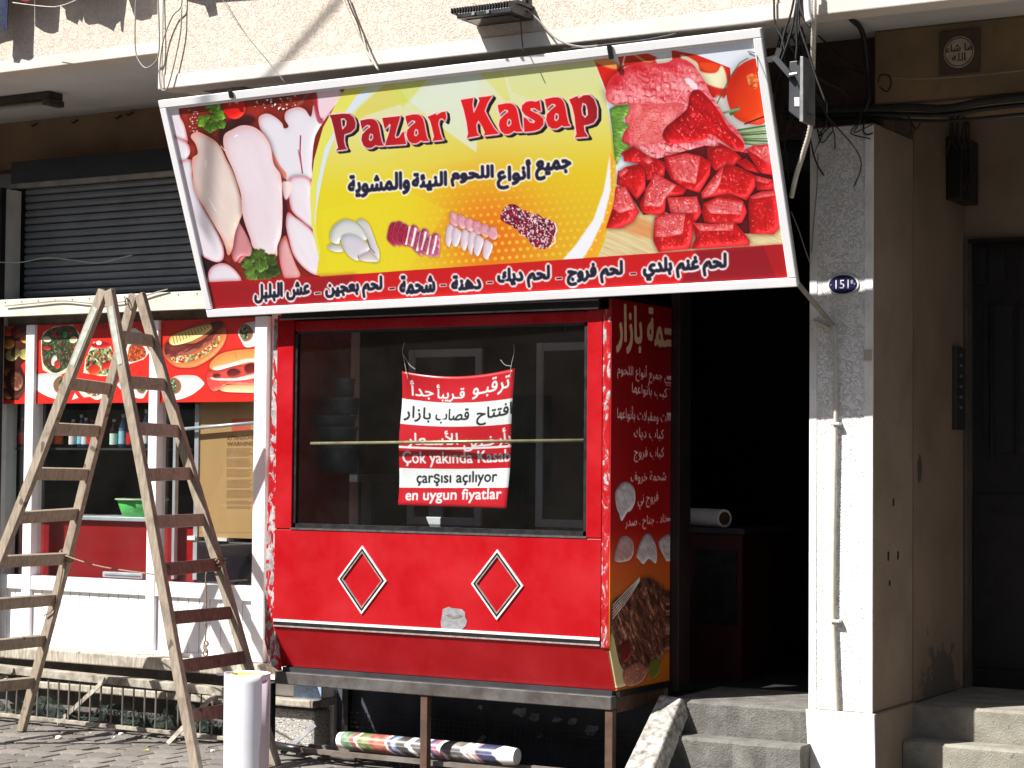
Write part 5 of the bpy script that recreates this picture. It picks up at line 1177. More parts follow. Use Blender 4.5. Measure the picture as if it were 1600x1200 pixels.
for sx in (-.32, .32):
    for yy_ in (9.36, 9.86): link('leg', MB().box(p.x + sx - .02, p.x + sx + .02, yy_ - .02, yy_ + .02, .44, p.z - .041), DARK2, tbl)
# doorway
dp = thing('door_frame', 'dark brown steel frame of the butcher doorway beside the printed panel', 'door frame', (-4.48, 9.34, .456))
link('frame_post', MB().box(-4.51, -4.46, 9.27, 9.41, .457, 3.24), dull('dark_brown_steel', L(46, 34, 32), L(34, 26, 26), 3, .5), dp, bev=.004)
link('frame_head', MB().box(-4.459, PX0 - .001, 9.30, 9.41, 3.10, 3.24), DARK2, dp)
cn = thing('serving_counter', 'dark red serving counter inside the butcher doorway', 'counter', (-4.1, 10.0, .44))
a = PY(1068, 832, 10.0); b = PY(1160, 832, 10.0)
link('counter_body', MB().box(a.x - .4, b.x, 10.0, 10.6, .44, 1.24), dull('dark_red_board', L(62, 20, 18), L(44, 15, 15), 3, .5), cn); link('counter_top', MB().box(a.x - .4, b.x + .02, 9.98, 10.62, 1.241, 1.27), DARK2, cn)
link('counter_panel', MB().box(a.x + .08, b.x - .03, 9.99, 9.999, .75, 1.15), BLACK, cn)
a, b = PY(1070, 797, 9.93), PY(1112, 797, 9.93); a.z = b.z = 1.27 + .052
pr2 = thing('paper_roll', 'white paper roll lying on the counter in the dark doorway', 'paper roll', (b.x, 10.05, 1.27))
e_ = Vector((.8, -.45, 0)).normalized() * .17; c0 = Vector((a.x + .04, 10.12, a.z))
link('roll_paper', MB().tube([c0 - e_, c0 + e_], .05, 18), WHITEPL, pr2, smooth=False); link('core_tube', MB().tube([c0 + e_ * 1.002, c0 + e_ * 1.02], .036, 16), RUST, pr2)
p = PY(1261, 870, 9.02); tag(link('switch_plate', MB().box(PX0 - .02, PX0 - .0015, 9.02, 9.1, p.z - .03, p.z + .03), dull('white_plastic', L(226, 226, 224), L(206, 206, 204), 4, .4), bev=.004), 'small white switch plate on the left edge of the pillar', 'switch')

# ================================================================== BIG SIGN
sx_, sz_ = sU.normalized(), -sV.normalized(); sn = sx_.cross(sz_).normalized()      # sn points to the street
if sn.y > 0: sn = -sn
SG = thing('butcher_sign', 'wide tilted butcher sign with raw meat photos and yellow centre', 'sign', tuple(sO + sU * .5 + sV))
LW, LH = sU.length, sV.length
def sp(u, v, d): return sO + sx_ * u - sz_ * v + sn * d
def sbox(u0, u1, v0, v1, d0, d1): return MB().hexa([sp(u0, v0, d0), sp(u1, v0, d0), sp(u1, v1, d0), sp(u0, v1, d0)], [sp(u0, v0, d1), sp(u1, v0, d1), sp(u1, v1, d1), sp(u0, v1, d1)])
mb = MB().poly([sp(.03, .03, 0), sp(LW - .03, .03, 0), sp(LW - .03, LH - .03, 0), sp(.03, LH - .03, 0)])
SGM = image_mat('sign_print', sign_art(), .32)
link('printed_face', mb, SGM, SG, uvs=[(.03 / LW, 1 - .03 / LH), (1 - .03 / LW, 1 - .03 / LH), (1 - .03 / LW, .03 / LH), (.03 / LW, .03 / LH)])
link('sign_box', sbox(.004, LW - .004, .004, LH - .004, -.03, -.004), ALU, SG)
fw_ = .042
link('frame_top', sbox(0, LW, 0, fw_, -.004, .014), SIGNFR, SG, bev=.004); link('frame_top', sbox(.05, LW - .05, fw_, fw_ + .012, -.003, .006), SIGNFR, SG, bev=.002)
link('frame_bottom', sbox(0, LW, LH - fw_, LH, -.004, .014), SIGNFR, SG, bev=.004)
link('frame_side', sbox(0, fw_, fw_ + .0005, LH - fw_ - .0005, -.004, .0138), SIGNFR, SG, bev=.004); link('frame_side', sbox(LW - fw_, LW, fw_ + .0005, LH - fw_ - .0005, -.004, .0138), SIGNFR, SG, bev=.004)
for px_, dd in ((375, .03), (957, .06)):
    k_ = (PY(px_, 120, 8.12).x - sO.x); link('clip', sbox(k_ - .012, k_ + .012, -.012, dd, .0145, .024), BLACK, SG, bev=.003)
link('mounting_bar', MB().box(S_TL.x + .02, S_TR.x - .02, 8.25, 8.30, 3.24, 3.29), dull('dark_red_steel', L(72, 44, 46), L(50, 30, 34), 9, .6), SG)
for t_ in (.12, .5, .88):
    p = sp(LW * t_, LH * .75, -.03); link('strut', MB().bar(p, (p.x, 9.12, 3.3), .025, .025), GREYP, SG)
p = sp(LW - .02, LH - .01, -.035); q = PY(1302, 508, 8.975)
link('stay_pole', MB().tube([p, (q.x, 8.97, q.z)], .012, 8), GREYC, SG)
# dangling ends at the right clip
link('loose_wire', MB().tube(spline([PY(x, y, 8.15) for x, y in ((1168, 80), (1178, 82), (1182, 84), (1184, 96), (1184, 112))]), .002, 5), RUBBER, SG)

# ================================================================== PILLAR AND ENTRANCE THINGS
p = PY(1317, 444.5, 8.976)
NP = thing('house_number_plate', 'oval blue enamel number plate on the white pillar', 'number plate', (p.x, 8.976, p.z - .05))
def disc(cx, cz, rx, rz, y0, y1, n=32): return MB().prism([(cx + rx * math.cos(2 * math.pi * i / n), y0, cz + rz * math.sin(2 * math.pi * i / n)) for i in range(n)], (0, y1 - y0, 0))
ENW = dull('white_enamel', L(226, 226, 228), L(170, 166, 166), 18, .3); ENB = dull('navy_enamel', L(38, 36, 78), L(28, 26, 60), 14, .25)
link('plate', disc(p.x, p.z, .079, .053, 8.981, 8.977), ENW, NP); link('plate_field', disc(p.x, p.z, .071, .045, 8.9766, 8.975), ENB, NP)
def text_part(name, s, x, y, z, h, m, par, depth=.0015, wide=1.):
    T = glyph_tris(s); lo = T.reshape(-1, 2).min(0); hi = T.reshape(-1, 2).max(0); k = h / (hi[1] - lo[1]); mb = MB()
    for t_ in T:
        n = len(mb.v); mb.v += [Vector((x + ((a[0] - (lo[0] + hi[0]) / 2) * k) * wide, y, z + (a[1] - lo[1]) * k)) for a in t_]; mb.f.append([n, n + 1, n + 2])
    o = link(name, mb, m, par); s_ = o.modifiers.new('thickness', 'SOLIDIFY'); s_.thickness = depth; s_.offset = 1; return o
text_part('number', '151', p.x - .003, 8.9745, p.z - .02, .042, ENW, NP); text_part('number', 'B', p.x + .047, 8.9745, p.z + .003, .017, ENW, NP)
for dx in (-.06, .06): link('screw', disc(p.x + dx, p.z, .004, .004, 8.9748, 8.972, 8), STEEL, NP)
p = PY(1356, 555, 8.976); tag(link('junction_plate', MB().box(p.x - .018, p.x + .018, 8.968, 8.9805, p.z - .025, p.z + .025), dull('beige_plastic', L(186, 176, 160), L(160, 150, 136), 9, .5), bev=.003), 'small beige junction plate at the right edge of the white pillar', 'junction box')
CD = thing('pillar_conduit', 'ribbed pale cable conduit running down the white pillar', 'conduit', (-3.5, 8.96, .2))
def ribbed(pts, r_, pitch=.014):
    P_ = spline(pts, 8); out, rr = [], []; acc = 0
    for a, b in zip(P_[:-1], P_[1:]):
        n = max(1, int((b - a).length / (pitch / 2)))
        for k in range(n): out.append(a.lerp(b, k / n)); rr.append(r_ * (1.12 if len(out) % 2 else .9))
    return MB().tube(out, rr, 10)
CON = dull('pale_conduit_plastic', L(206, 202, 190), L(180, 174, 160), 12, .5)
link('tube', ribbed([PY(x, y, 8.965) for x, y in ((1296, 505), (1303, 512), (1305, 530), (1306, 600), (1305, 700), (1303, 820), (1302, 960), (1307, 1090), (1308, 1140), (1308, 1215))], .0098), CON, CD, smooth=True)
for y in (662, 970): p = PY(1305, y, 8.965); link('clamp', MB().box(p.x - .02, p.x + .028, 8.948, 8.984, p.z - .008, p.z + .006), ENW, CD, bev=.003)
link('tube', ribbed([PY(1272, 500, 8.97), PY(1285, 506, 8.966), PY(1298, 514, 8.965)], .009), CON, CD)
# calligraphy tile on the beam
a, b = PY(1468, 50, 8.992), PY(1531, 112, 8.992); cx, cz = (a.x + b.x) / 2, (a.z + b.z) / 2
TL = thing('calligraphy_plaque', 'square brown plaque with round Arabic calligraphy on the beam over the entrance', 'plaque', (cx, 8.99, b.z))
link('tile', MB().box(a.x, b.x, 8.985, 8.9995, b.z, a.z), dull('dark_brown_tile', L(84, 66, 54), L(64, 50, 42), 9, .6), TL, bev=.004)
link('medallion', disc(cx, cz - .003, .072, .074, 8.9848, 8.981), dull('worn_cream_medallion', L(186, 176, 160), L(150, 140, 126), 20, .7), TL)
text_part('lettering', shape_ar('ما شاء'), cx, 8.980, cz - .002, .038, BLACK, TL, .002); text_part('lettering', shape_ar('الله'), cx, 8.980, cz - .046, .038, BLACK, TL, .002)
link('ring', MB().torus((cx, 8.981, cz - .003), .066, .0022, (0, 1, 0), 32, 6), BLACK, TL)
# black door
ED = thing('entrance_door', 'black metal entrance door with narrow glazed panels right of the pillar', 'door', (DX0 + .5, DY, .452))
link('door_leaf', MB().box(DX0 + .02, DX0 + 1.149, DY + .05, DY + .09, .455, DZT - .02), BLACK, ED)
link('frame', MB().box(DX0, DX0 + .02, DY - .03, DY + .09, .453, DZT), dull('grey_door_frame', L(96, 88, 82), L(76, 70, 66), 6, .5), ED); link('frame', MB().box(DX0 + .021, DX0 + 1.149, DY - .03, DY + .09, DZT - .019, DZT), BLACK, ED)
DG = dull('dark_glazing', L(44, 46, 50), L(34, 36, 40), 5, .15)
for x0_, y0_, x1_, y1_ in ((1522, 388, 1540, 444), (1546, 388, 1572, 444), (1536, 478, 1546, 708), (1552, 478, 1584, 708), (1592, 388, 1622, 444), (1592, 478, 1622, 708)):
    a, b = PY(x0_, y0_, DY + .04), PY(x1_, y1_, DY + .04); link('pane', MB().box(a.x, b.x, DY + .04, DY + .0495, b.z, a.z), DG, ED)
for x0_, y0_, x1_, y1_ in ((1520, 770, 1640, 1050),):
    a, b = PY(x0_, y0_, DY + .04), PY(x1_, y1_, DY + .04); link('lower_panel', MB().box(a.x, b.x, DY + .042, DY + .0495, b.z, a.z), BLACK, ED, bev=.004)
for k in range(2): a = PY(1549 + k * 40, 470, DY + .03); link('grille_bar', MB().tube([(a.x, DY + .03, a.z), (a.x, DY + .03, a.z - .85)], .006, 6), BLACK, ED)
a, b = PX(1493, 541, CX + .02), PX(1507, 672, CX + .02)
IC = thing('intercom_panel', 'narrow dark intercom panel on the tan wall left of the black door', 'intercom', (CX + .01, (a.y + b.y) / 2, b.z)); link('panel', MB().box(CX + .0005, CX + .025, a.y, b.y, b.z, a.z), DARK2, IC, bev=.003)
for k in range(6): z = a.z - .05 - k * .055; link('button', MB().box(CX + .0252, CX + .028, (a.y + b.y) / 2 - .02, (a.y + b.y) / 2 + .02, z, z + .014), STEEL, IC)
a, b = PX(1486, 212, CX + .03), PX(1512, 322, CX + .03)
JB = thing('cable_box', 'black junction box with loose cables high on the tan wall', 'junction box', (CX + .04, (a.y + b.y) / 2, b.z)); link('box', MB().box(CX + .0005, CX + .09, a.y, b.y, b.z, a.z), BLACK, JB, bev=.01)
for k in range(7): link('cable', MB().tube(spline([PY(1482 + k * 6 + random.uniform(-6, 6), 176 + random.uniform(0, 10), 9.3), PY(1484 + k * 5, 205 + random.uniform(0, 20), 9.7), PY(1484 + k * 6 + random.uniform(-8, 8), 235 + random.uniform(0, 30), 10.05), PY(1490 + k * 4, 300 + random.uniform(-50, 30), 10.08)]), .006, 6), RUBBER, JB)
# wall marks
for x, y, s in ((1396, 785, 1), (1388, 869, 1.2), (1403, 868, 1.1), (1390, 911, .7)):
    p = PX(x, y, PX1 + .001); link('nail_hole', MB().box(PX1 + .0005, PX1 + .003, p.y - .008, p.y + .008, p.z - .018 * s, p.z + .018 * s), BLACK, H)

# ================================================================== CABLES AND WIRES
def cable(label, pts, Y_, r_, m, name='cable', cat='cable', rib=False, group=None):
    P_ = [PY(q[0], q[1], q[2] if len(q) > 2 else Y_) for q in pts]
    o = link(name, ribbed(P_, r_, .012) if rib else MB().tube(spline(P_), r_, 7), m, smooth=True); return tag(o, label, cat, group)
cable('thin grey cable looping down past the left balcony corner', [(213, -20), (211, 40), (212, 80), (219, 98), (228, 106), (240, 100), (247, 88), (249, 60), (248, 20), (247, -20)], 8.12, .004, GREYC)
cable('grey cable loop on the cream fascia above the sign corner', [(284, -20), (283, 10), (270, 25), (256, 60), (250, 100), (250, 130), (254, 141), (262, 136), (272, 100), (282, 50), (284, 10)], 8.125, .004, GREYC)
cable('thin wire slanting down the cream fascia to the sign top', [(340, -15), (372, 38), (410, 85), (447, 131)], 8.12, .002, GREYC)
cable('pale spiral cable dropping onto the sign top', [(530, -20), (541, 10), (558, 50), (574, 82), (592, 110)], 8.09, .0055, CON, rib=True)
cable('grey cable running beside the pale spiral cable', [(536, -20), (548, 12), (560, 40), (568, 70), (580, 96)], 8.13, .004, GREYC)
cable('thin black cable hanging from the floodlight to the sign', [(812, 12), (814, 40), (816, 66), (818, 84)], 8.05, .003, RUBBER)
cable('grey cable sweeping from the floodlight along the fascia edge', [(815, 10), (840, 30), (862, 55), (885, 68), (910, 73), (935, 71)], 8.10, .0045, GREYC)
cable('black cable lying along the top edge of the sign', [(880, 76), (920, 73), (960, 68), (1010, 62), (1060, 52)], 8.12, .004, RUBBER)
cable('fat ribbed white conduit hanging right of the sign', [(1272, -20, 8.1), (1272, 30, 8.1), (1271, 60, 8.15), (1270, 100, 8.22), (1268, 160, 8.28), (1266, 200, 8.32), (1255, 240, 8.38), (1244, 275, 8.42), (1236, 310, 8.48)], 8.0, .0115, CON, 'conduit', 'conduit', True)
cable('smooth white pipe coming down the fascia behind the conduit', [(1262, -20), (1261, 0), (1262, 22), (1264, 34)], 8.08, .016, PVC, 'pipe', 'pipe')
bl = [('leftmost black cable crossing the sign corner', [(1209, -20), (1210, 30), (1214, 45), (1222, 60), (1226, 80)], .005), ('black cable slanting to the floodlight bracket', [(1244, -20), (1236, 20), (1226, 50), (1218, 90)], .0055),
      ('second slanting black cable right of the first', [(1248, -20), (1243, 15), (1236, 50), (1226, 80), (1220, 96)], .0055), ('black cable curling behind the ribbed conduit', [(1249, -20), (1248, 30), (1252, 50), (1262, 80), (1275, 120), (1290, 160)], .005),
      ('thick black cable passing the pale pipe', [(1252, -20), (1250, 5), (1256, 26), (1268, 44)], .009), ('black cable hanging straight behind the floodlight', [(1246, 0), (1244, 40), (1245, 70), (1243, 95)], .005)]
for lb_, pts, r_ in bl: cable(lb_, pts, 8.13, r_, RUBBER, group='black cables right of the sign')
dk = [('dark cable drooping under the balcony beside the pillar top', [(1330, 30, 8.7), (1345, 45, 8.8), (1352, 70, 8.9), (1356, 110, 9.0), (1358, 150, 8.98), (1352, 172, 8.98)], .013), ('dark cable crossing the sooty beam diagonally', [(1278, 55), (1310, 85), (1340, 105), (1352, 118)], .004),
      ('dark cable crossing low on the sooty beam', [(1276, 100), (1300, 106), (1330, 108), (1350, 116)], .004), ('second low dark cable on the sooty beam', [(1276, 84), (1290, 110), (1305, 130), (1312, 136)], .003),
      ('black cable looping above the pillar', [(1372, 130), (1375, 118), (1388, 118), (1392, 130), (1386, 143), (1374, 136)], .004), ('white twisted wire end hanging left of the pillar', [(1292, 160), (1292, 185), (1288, 205), (1280, 222), (1270, 245)], .003),
      ('thin cable hanging left of the white pillar', [(1278, 240), (1276, 300), (1271, 350), (1268, 395)], .003), ('thin wire from the sign edge to the pillar', [(1236, 330), (1248, 360), (1258, 390), (1266, 412)], .003), ('black hook wire on the pillar top', [(1350, 186), (1349, 205), (1355, 210), (1364, 208)], .004),
      ('black wire loop under the beam', [(1420, 182), (1426, 195), (1433, 201), (1440, 186)], .004), ('dark thin cable along the beam over the entrance', [(1388, 122), (1450, 123), (1520, 118), (1600, 110)], .003)]
for lb_, pts, r_ in dk: cable(lb_, pts, 8.97, r_, RUBBER if 'white' not in lb_ and 'thin' not in lb_ else GREYC, group='loose cables round the pillar top')
for k, (lb_, y0_, y1_) in enumerate((('thickest dark cable bundle along the underside of the beam', 170, 160), ('middle dark cable along the underside of the beam', 178, 172), ('lowest dark cable along the underside of the beam', 184, 186))):
    cable(lb_, [(1225, y0_ + 3), (1290, y0_ + 2), (1350, y0_), (1420, y0_ - 2 + k * 3), (1480, (y0_ + y1_) / 2 + 4), (1540, y1_ - 2), (1640, y1_ - 12)], 8.99 + k * .03, (.019, .012, .008)[k], RUBBER, group='cable bundle under the beam')
cable('pale green wire drooping across the roller shutter', [(-20, 409), (30, 410), (70, 403), (110, 406), (150, 411), (180, 405), (207, 398)], 9.2, .004, dull('pale_green_wire', L(150, 176, 160), L(120, 150, 136), 12, .6))
cable('grey cable sagging along the white shop fascia', [(8, 478), (60, 473), (100, 470), (150, 474), (200, 470), (240, 458), (262, 452)], 9.15, .004, GREYC)
rc = random.Random(21)
for k in range(14):
    x0c, x1c = rc.uniform(1215, 1262), rc.uniform(1205, 1345); yb = rc.uniform(120, 250)
    cable('thin dark cable of the messy tangle between sign and pillar', [(x0c, rc.uniform(30, 60), 8.32), (x0c + rc.uniform(-14, 20), 85 + rc.uniform(-15, 15), 8.5), ((x0c + x1c) / 2 + rc.uniform(-20, 20), (yb + 90) / 2, 8.7), (x1c, yb, 8.9), (x1c + rc.uniform(-25, 30), yb + rc.uniform(10, 60), 9.0)], 8.9, rc.choice((.003, .004, .006)), RUBBER, group='tangled cables between sign and pillar')
for k in range(9):
    xa_ = rc.uniform(1230, 1420); ya_ = rc.uniform(165, 185)
    cable('short loose cable end hanging from the bundle', [(xa_, ya_, 8.97), (xa_ + rc.uniform(-8, 10), ya_ + 18, 8.96), (xa_ + rc.uniform(-20, 20), ya_ + rc.uniform(20, 45), 8.96), (xa_ + rc.uniform(0, 30), ya_ + rc.uniform(15, 50), 8.965)], 8.9, .003, RUBBER, group='loose cable ends under the bundle')
# sun-shadow casting overhead cable, high over the street
a, b = PY(530, 0, 8.15), PY(430, 112, 8.15); d = (b - a).normalized(); off = -SUNV * 4.5
tag(link('overhead_cable', MB().tube([a - d * 4 + off, a + off, b + off, b + d * .9 + off], .014, 8), RUBBER), 'dark overhead cable high over the street whose shadow crosses the fascia', 'cable')
# floodlight over the sign
FLD = thing('floodlight', 'flat black floodlight mounted high on the cream fascia above the sign', 'floodlight', (PY(760, 18, 8.03).x, 8.03, 3.9))
z0 = PY(760, 22, 8.0).z; x0_, x1_ = PY(712, 20, 7.98).x, PY(806, 20, 7.98).x
def slab(mb, u0, u1, y0, y1, dz0, dz1): return mb.box(u0, u1, y0, y1, z0 + dz0, z0 + dz1)
link('lamp_body', slab(MB(), x0_ + .03, x1_, 7.94, 8.144, -.02, .006), BLACK, FLD, bev=.004)
for k in range(22): u_ = x0_ + (x1_ - x0_) * k / 22; link('cooling_fin', slab(MB(), u_, u_ + .006, 7.935, 8.13, .007, .032), BLACK, FLD)
link('lamp_glass', slab(MB(), x0_ + .06, x1_ - .03, 7.98, 8.09, -.024, -.021), DG, FLD)
link('bracket', slab(MB(), x1_ - .08, x1_ + .0, 8.0, 8.147, .033, .05), BLACK, FLD); link('bracket', slab(MB(), x1_ - .05, x1_ - .03, 8.12, 8.146, .051, .3), BLACK, FLD)
for u_ in (.12, .2): link('bolt', slab(MB(), x0_ + u_, x0_ + u_ + .015, 7.93, 7.96, -.014, .0), STEEL, FLD)
# spotlight beside sign, tilted black housing on arm
SP = thing('side_floodlight', 'black floodlight seen edge-on hanging beside the right edge of the sign', 'floodlight', tuple(PY(1240, 190, 8.2)))
def quad3(pts, y0, y1): return MB().hexa([PY(x, y, y0) for x, y in pts], [PY(x, y, y0) + Vector((0, y1 - y0, 0)) for x, y in pts])
link('lamp_body', quad3([(1233, 96), (1250, 94), (1252, 172), (1262, 176), (1250, 188), (1232, 174)], 8.14, 8.22), DARK2, SP, bev=.004)
link('lamp_rim', quad3([(1250, 88), (1255, 88), (1255, 190), (1249, 190)], 8.10, 8.24), STEEL, SP, bev=.002)
link('arm', quad3([(1206, 92), (1213, 86), (1238, 116), (1232, 122)], 8.11, 8.135), DARK2, SP, bev=.002)
link('bolt', MB().tube([PY(1234, 117, 8.10), PY(1246, 115, 8.10)], .008, 8), STEEL, SP); link('mount', quad3([(1196, 90), (1210, 86), (1214, 74), (1222, 76), (1216, 94), (1200, 98)], 8.12, 8.15), BLACK, SP)
link('sticker', quad3([(1241, 152), (1249, 152), (1249, 166), (1241, 166)], 8.137, 8.1395), ENW, SP)
# lamp fitting under the left soffit
a, b = PY(-60, 172, 9.0), PY(86, 152, 9.0); zf = ZL + .012
FT = thing('tube_light_fitting', 'dark twin tube light fitting fixed under the left balcony soffit', 'light fitting', ((a.x + b.x) / 2, 8.9, zf - .07))
yc = 8.93; xr = PY(86, 152, yc).x
link('housing', MB().box(-9.6, xr, yc - .05, yc + .07, zf - .045, zf - .001), dull('dim_brown_metal', L(66, 56, 50), L(50, 42, 38), 6, .5), FT, bev=.006)
link('end_cap', MB().box(xr - .05, xr + .004, yc - .06, yc + .08, zf - .085, zf - .046), dull('dim_brown_metal_cap', L(76, 66, 58), L(56, 48, 42), 6, .5), FT, bev=.006)
link('tube', MB().tube([(-9.6, yc - .03, zf - .07), (xr - .05, yc - .03, zf - .07)], .013, 10), dull('unlit_tube', L(150, 146, 140), L(140, 136, 130), 4, .3), FT, smooth=True)
# hooks on the back beam
for x, y in ((55, 195), (118, 190), (186, 183), (204, 178)):
    p = PY(x, y, 9.6); link('hook', MB().tube([(p.x - .03, 9.6, p.z), (p.x, 9.58, p.z - .012), (p.x + .02, 9.6, p.z + .01)], .006, 6), BLACK, H)

# ================================================================== LAUNDRY on the balcony line
def cloth(name, label, pts, dy, m, cat='clothes', fold=.004):
    """outline given on the fascia where its shadow falls; hung dy in front of it, up along the sun's way"""
    o3 = []
    for x, y in pts:
        p = PY(x, y, 8.30 if x < 247 else 8.15); o3.append(p - Vector((SUNV.x, SUNV.y, SUNV.z)) * (dy / SUNV.y))
    cy = o3[0].y
    mb = MB(); mb.prism([(p.x, cy + fold * math.sin(p.x * 40), p.z) for p in o3], (0, .006, 0))
    return tag(link(name, mb, m), label, cat)
Q6 = lambda p: [(x / 6.154, y / 6.154) for x, y in p]
JE = dull('blue_denim', L(18, 24, 46), L(44, 54, 86), 26, .95, bump=.6, bscale=60, bd=.01, stretch=(1, 1, .2))
cloth('hanging_jeans', 'dark blue jeans hanging at the top left corner', Q6([(-200, -700), (335, -700), (335, 260), (325, 500), (330, 590), (290, 600), (215, 575), (200, 620), (150, 625), (125, 560), (135, 395), (60, 395), (0, 425), (-200, 430)]), .13, JE, 'jeans')
cloth('hanging_red_cloth', 'dark red garment hanging just right of the blue jeans', Q6([(330, -700), (583, -700), (580, 90), (575, 180), (565, 310), (520, 330), (480, 322), (420, 300), (345, 262)]), .13, dull('red_cloth', L(170, 26, 44), L(130, 16, 30), 12, .95), 'clothes')
cloth('hanging_shirt', 'grey shirt hanging from the balcony line left of the corner', Q6([(584, -700), (1225, -700), (1222, 20), (1200, 200), (1190, 325), (1170, 310), (1165, 210), (1120, 230), (1090, 295), (1040, 265), (950, 235), (850, 235), (818, 215), (805, 155), (795, 225), (765, 195), (745, 245), (700, 210), (640, 180), (628, 92), (584, 60)]), .16, dull('grey_cloth', L(150, 150, 156), L(120, 120, 126), 12, .95), 'shirt')
cloth('hanging_towel', 'tan towel hanging from the balcony line nearest the fascia corner', Q6([(1242, -700), (1512, -700), (1512, 132), (1465, 140), (1450, 180), (1370, 208), (1300, 180), (1242, 10)]), .16, dull('tan_cloth', L(170, 150, 130), L(140, 124, 106), 12, .95), 'towel')
cloth('hanging_sock', 'small cloth strip hanging above the middle fascia', [(286, -120), (420, -120), (402, 0), (338, 6), (341, 25), (327, 27), (320, 8), (292, 2)], .14, dull('dark_cloth', L(60, 60, 66), L(40, 40, 46), 12, .95), 'cloth')
cable('white laundry line sagging below the red cloth', [(20, 4), (50, 8), (76, 10.5), (90, 10), (110, 4), (130, -6)], 8.06, .0025, STR, 'laundry_line', 'line')

# ================================================================== LADDER
dAL, dAR, dBL, dBR = 11.27, 10.12, 11.84, 10.6
AL, AR, BL, BR = PD(-113, 1161, dAL), PD(310, 1219, dAR), PD(34, 1140, dBL), PD(432, 1194, dBR)
for p in (AL, AR, BL, BR): p.z = 0.0
A0 = PD(166, 462, (dAL + dAR) / 2); B0 = PD(214, 468, (dBL + dBR) / 2)
LD = thing('step_ladder', 'tall weathered wooden double ladder standing open before the snack shop', 'ladder', tuple((AL + AR + BL + BR) * .25))
op = (AR - AL).normalized(); wdv = (BR - AR).normalized()
def rail(p_top, p_bot, side, m):
    d = (p_bot - p_top).normalized(); a = d.cross(wdv).normalized(); b = wdv - d * wdv.dot(d); b.normalize()
    top = p_top - d * .03; w_, t_ = .062, .034
    o = [a * sx * w_ / 2 + b * sy * t_ / 2 for sx, sy in ((-1, -1), (1, -1), (1, 1), (-1, 1))]
    mb = MB(); n = 5; mb.v = []
    for k in range(n + 1):
        c_ = top.lerp(p_bot, k / n) + a * (.004 * math.sin(k * 2 + p_top.x * 9)); mb.v += [c_ + e for e in o]
    if abs(p_bot.z) < .01:
        for v in mb.v[-4:]: v.z = 0.
    for k in range(n):
        for i in range(4): j = (i + 1) % 4; mb.f.append([k * 4 + i, k * 4 + j, k * 4 + 4 + j, k * 4 + 4 + i])
    mb.f += [[0, 1, 2, 3], [n * 4 + i for i in range(4)]]
    link('rail', mb, m, LD, bev=.004)
hx = op * .032
rail(A0 - hx, AL, 0, WOOD); rail(A0 + hx, AR, 0, WOOD); rail(B0 - hx, BL, 0, WOOD); rail(B0 + hx, BR, 0, WOOD)
def at_z(p, q, z): t_ = (p.z - z) / (p.z - q.z); return p.lerp(q, t_)
for k in range(9):
    z = .31 + .245 * k
    for (pt_, pb, qt, qb, m, sg) in ((A0 - hx, AL, B0 - hx, BL, WOOD, -1), (A0 + hx, AR, B0 + hx, BR, WOODR if k < 4 else WOOD, 1)):
        if sg < 0 and k == 8: continue
        a, b = at_z(pt_, pb, z), at_z(qt, qb, z + random.uniform(-.012, .012)); e = (b - a).normalized()
        sh_ = op * sg * -.0
        mb = MB().bar(a + e * .018 + sh_, b - e * .018 + sh_, .022 if sg > 0 else .03, .068, up=(op * sg * -.28 + Vector((0, 0, 1))).normalized())
        link('rung', mb, m, LD, bev=.003)
# rope between the two halves
rp = MB(); a = at_z(B0 - hx, BL, 1.06) + Vector((0, -.03, 0)); b = PD(262, 900, 10.7); c_ = PD(328, 893, 10.9)
ROPE = dull('old_rope', L(150, 130, 108), L(110, 94, 78), 60, .95)
m_ = a.lerp(b, .55) + Vector((0, 0, -.02)); link('rope', MB().tube(spline([a, a.lerp(m_, .5) + Vector((0, 0, -.01)), m_, b]), .0045, 6), ROPE, LD, smooth=True)
d1 = at_z(B0 + hx, BR, 1.03); d0 = d1 + Vector((-.07, -.02, -.02)); z1_ = d0 + Vector((.0, 0, -.38))
link('rope', MB().tube(spline([d1, d0, d0 + Vector((0, 0, -.15)), z1_]), .004, 6), ROPE, LD, smooth=True)
for k in range(4): link('knot', MB().torus(z1_ + Vector((random.uniform(-.01, .01), 0, -.01 - k * .018)), .013, .005, (random.uniform(-.5, .5), 1, random.uniform(-.6, .6))), ROPE, LD, smooth=True)
for (p_, q_) in ((B0 - hx, BL), (B0 + hx, BR)):
    c_ = at_z(p_, q_, 1.05)
    for k in range(3): link('rope_winding', MB().torus(c_ + Vector((0, 0, .02 * k - .02)), .04, .005, (q_ - p_), 16, 6), ROPE, LD, smooth=True)
link('rope', MB().tube(spline([at_z(B0 - hx, BL, 1.05) + Vector((.01, -.03, 0)), at_z(B0 - hx, BL, .9) + Vector((.03, -.03, 0)), at_z(B0 - hx, BL, .75) + Vector((.03, -.03, 0)), at_z(B0 - hx, BL, .70) + Vector((-.03, -.03, 0))]), .004, 6), ROPE, LD)
pn = dull('pale_blue_paint_stain', L(176, 184, 176), L(150, 150, 138), 30, .8)
for (p_, q_, s_) in ((A0 - hx, AL, -1), (A0 + hx, AR, 1)):
    a, b = at_z(p_, q_, 2.43), at_z(p_, q_, 2.12); off_ = -wdv * .0182
    d_ = (q_ - p_).normalized(); sd_v = d_.cross(wdv).normalized() * .022
    mb = MB().prism([a + off_ - sd_v * .6, a + off_ + sd_v, a.lerp(b, .5) + off_ + sd_v * .8, b + off_ + sd_v * .7, b + off_ - sd_v * .8, a.lerp(b, .4) + off_ - sd_v], -wdv * .0015)
    link('paint_stain', mb, pn, LD)
link('hinge_ring', MB().torus(B0 + Vector((-.05, -.03, -.01)), .018, .004, (1, .3, 0)), STEEL, LD)
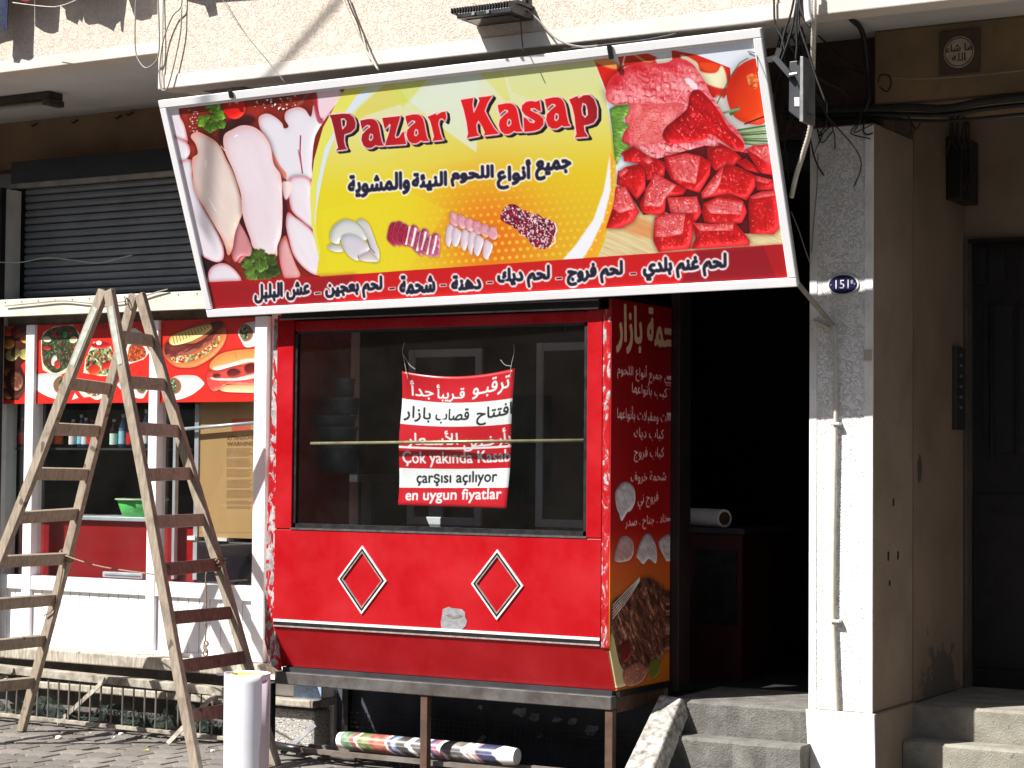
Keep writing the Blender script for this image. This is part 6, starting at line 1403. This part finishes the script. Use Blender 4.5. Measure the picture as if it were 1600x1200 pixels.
# white roll standing on the pavement
p = PZ(378, 1222, 0); PT = PD(378, 1053, 1.0)
dpt = (p - CAM).dot(fwv); top_p = CAM + ray(378, 1053) * dpt; hr = top_p.z; cx, cy = p.x, p.y + .03
RO = thing('standing_roll', 'tall white vinyl roll standing upright in front of the kiosk', 'vinyl roll', (cx, cy, 0))
VN = dull('white_vinyl', L(236, 238, 246), L(224, 226, 238), 3, .3); mb = MB(); n = 40; lv = 14; tr_ = 1.9
for j in range(lv + 1):
    z = hr * j / lv; s_ = 1. + .05 * (1 - j / lv) * 0 + (.01 if j > 9 else -.012 * math.sin(j * .5))
    for k in range(n * 2 + 1):
        an = -2.2 + tr_ * 2 * math.pi * k / (n * 2); r_ = (.108 + .006 * k / n) * s_; mb.v.append(Vector((cx + r_ * math.cos(an), cy + r_ * math.sin(an), z)))
    # 
N2 = n * 2 + 1
for j in range(lv):
    for k in range(N2 - 1): s_ = j * N2 + k; mb.f.append([s_, s_ + 1, s_ + N2 + 1, s_ + N2])
o = link('vinyl_sheet', mb, VN, RO, smooth=True); s_ = o.modifiers.new('thickness', 'SOLIDIFY'); s_.thickness = .002
mb = MB(); ed = Vector((cx + .112, cy + .0, 0)); 
for j in range(2):
    for k in range(5): mb.v.append(Vector((cx + .095 + k * .0095, cy - .062 + k * .018, j * (hr - .03))))
for k in range(4): mb.f.append([k, k + 1, k + 6, k + 5])
o = link('loose_flap', mb, dull('lilac_vinyl_back', L(200, 186, 196), L(184, 172, 184), 3, .5), RO, smooth=True); s_ = o.modifiers.new('thickness', 'SOLIDIFY'); s_.thickness = .002
link('inner_core', MB().lathe((cx, cy, 0), [(.085, 0), (.085, hr - .004), (.079, hr - .004), (.079, 0)], 30), dull('yellow_liner', L(226, 220, 120), L(206, 200, 100), 5, .5), RO, smooth=True)
# cross-street houses, seen only as reflections and bounce
OB = thing('facing_building', 'plain pale building across the street reflected in the kiosk glass', 'building', (-12, -8, 0))
link('wall', MB().box(-40, 8, -9, -8, 0, 7.5), BROWNW, OB)
for i in range(12):
    for j in range(2): link('window', MB().box(-36 + i * 3.4, -34.6 + i * 3.4, -8.0, -7.97, 1 + j * 3.2, 2.6 + j * 3.2), DG, OB)
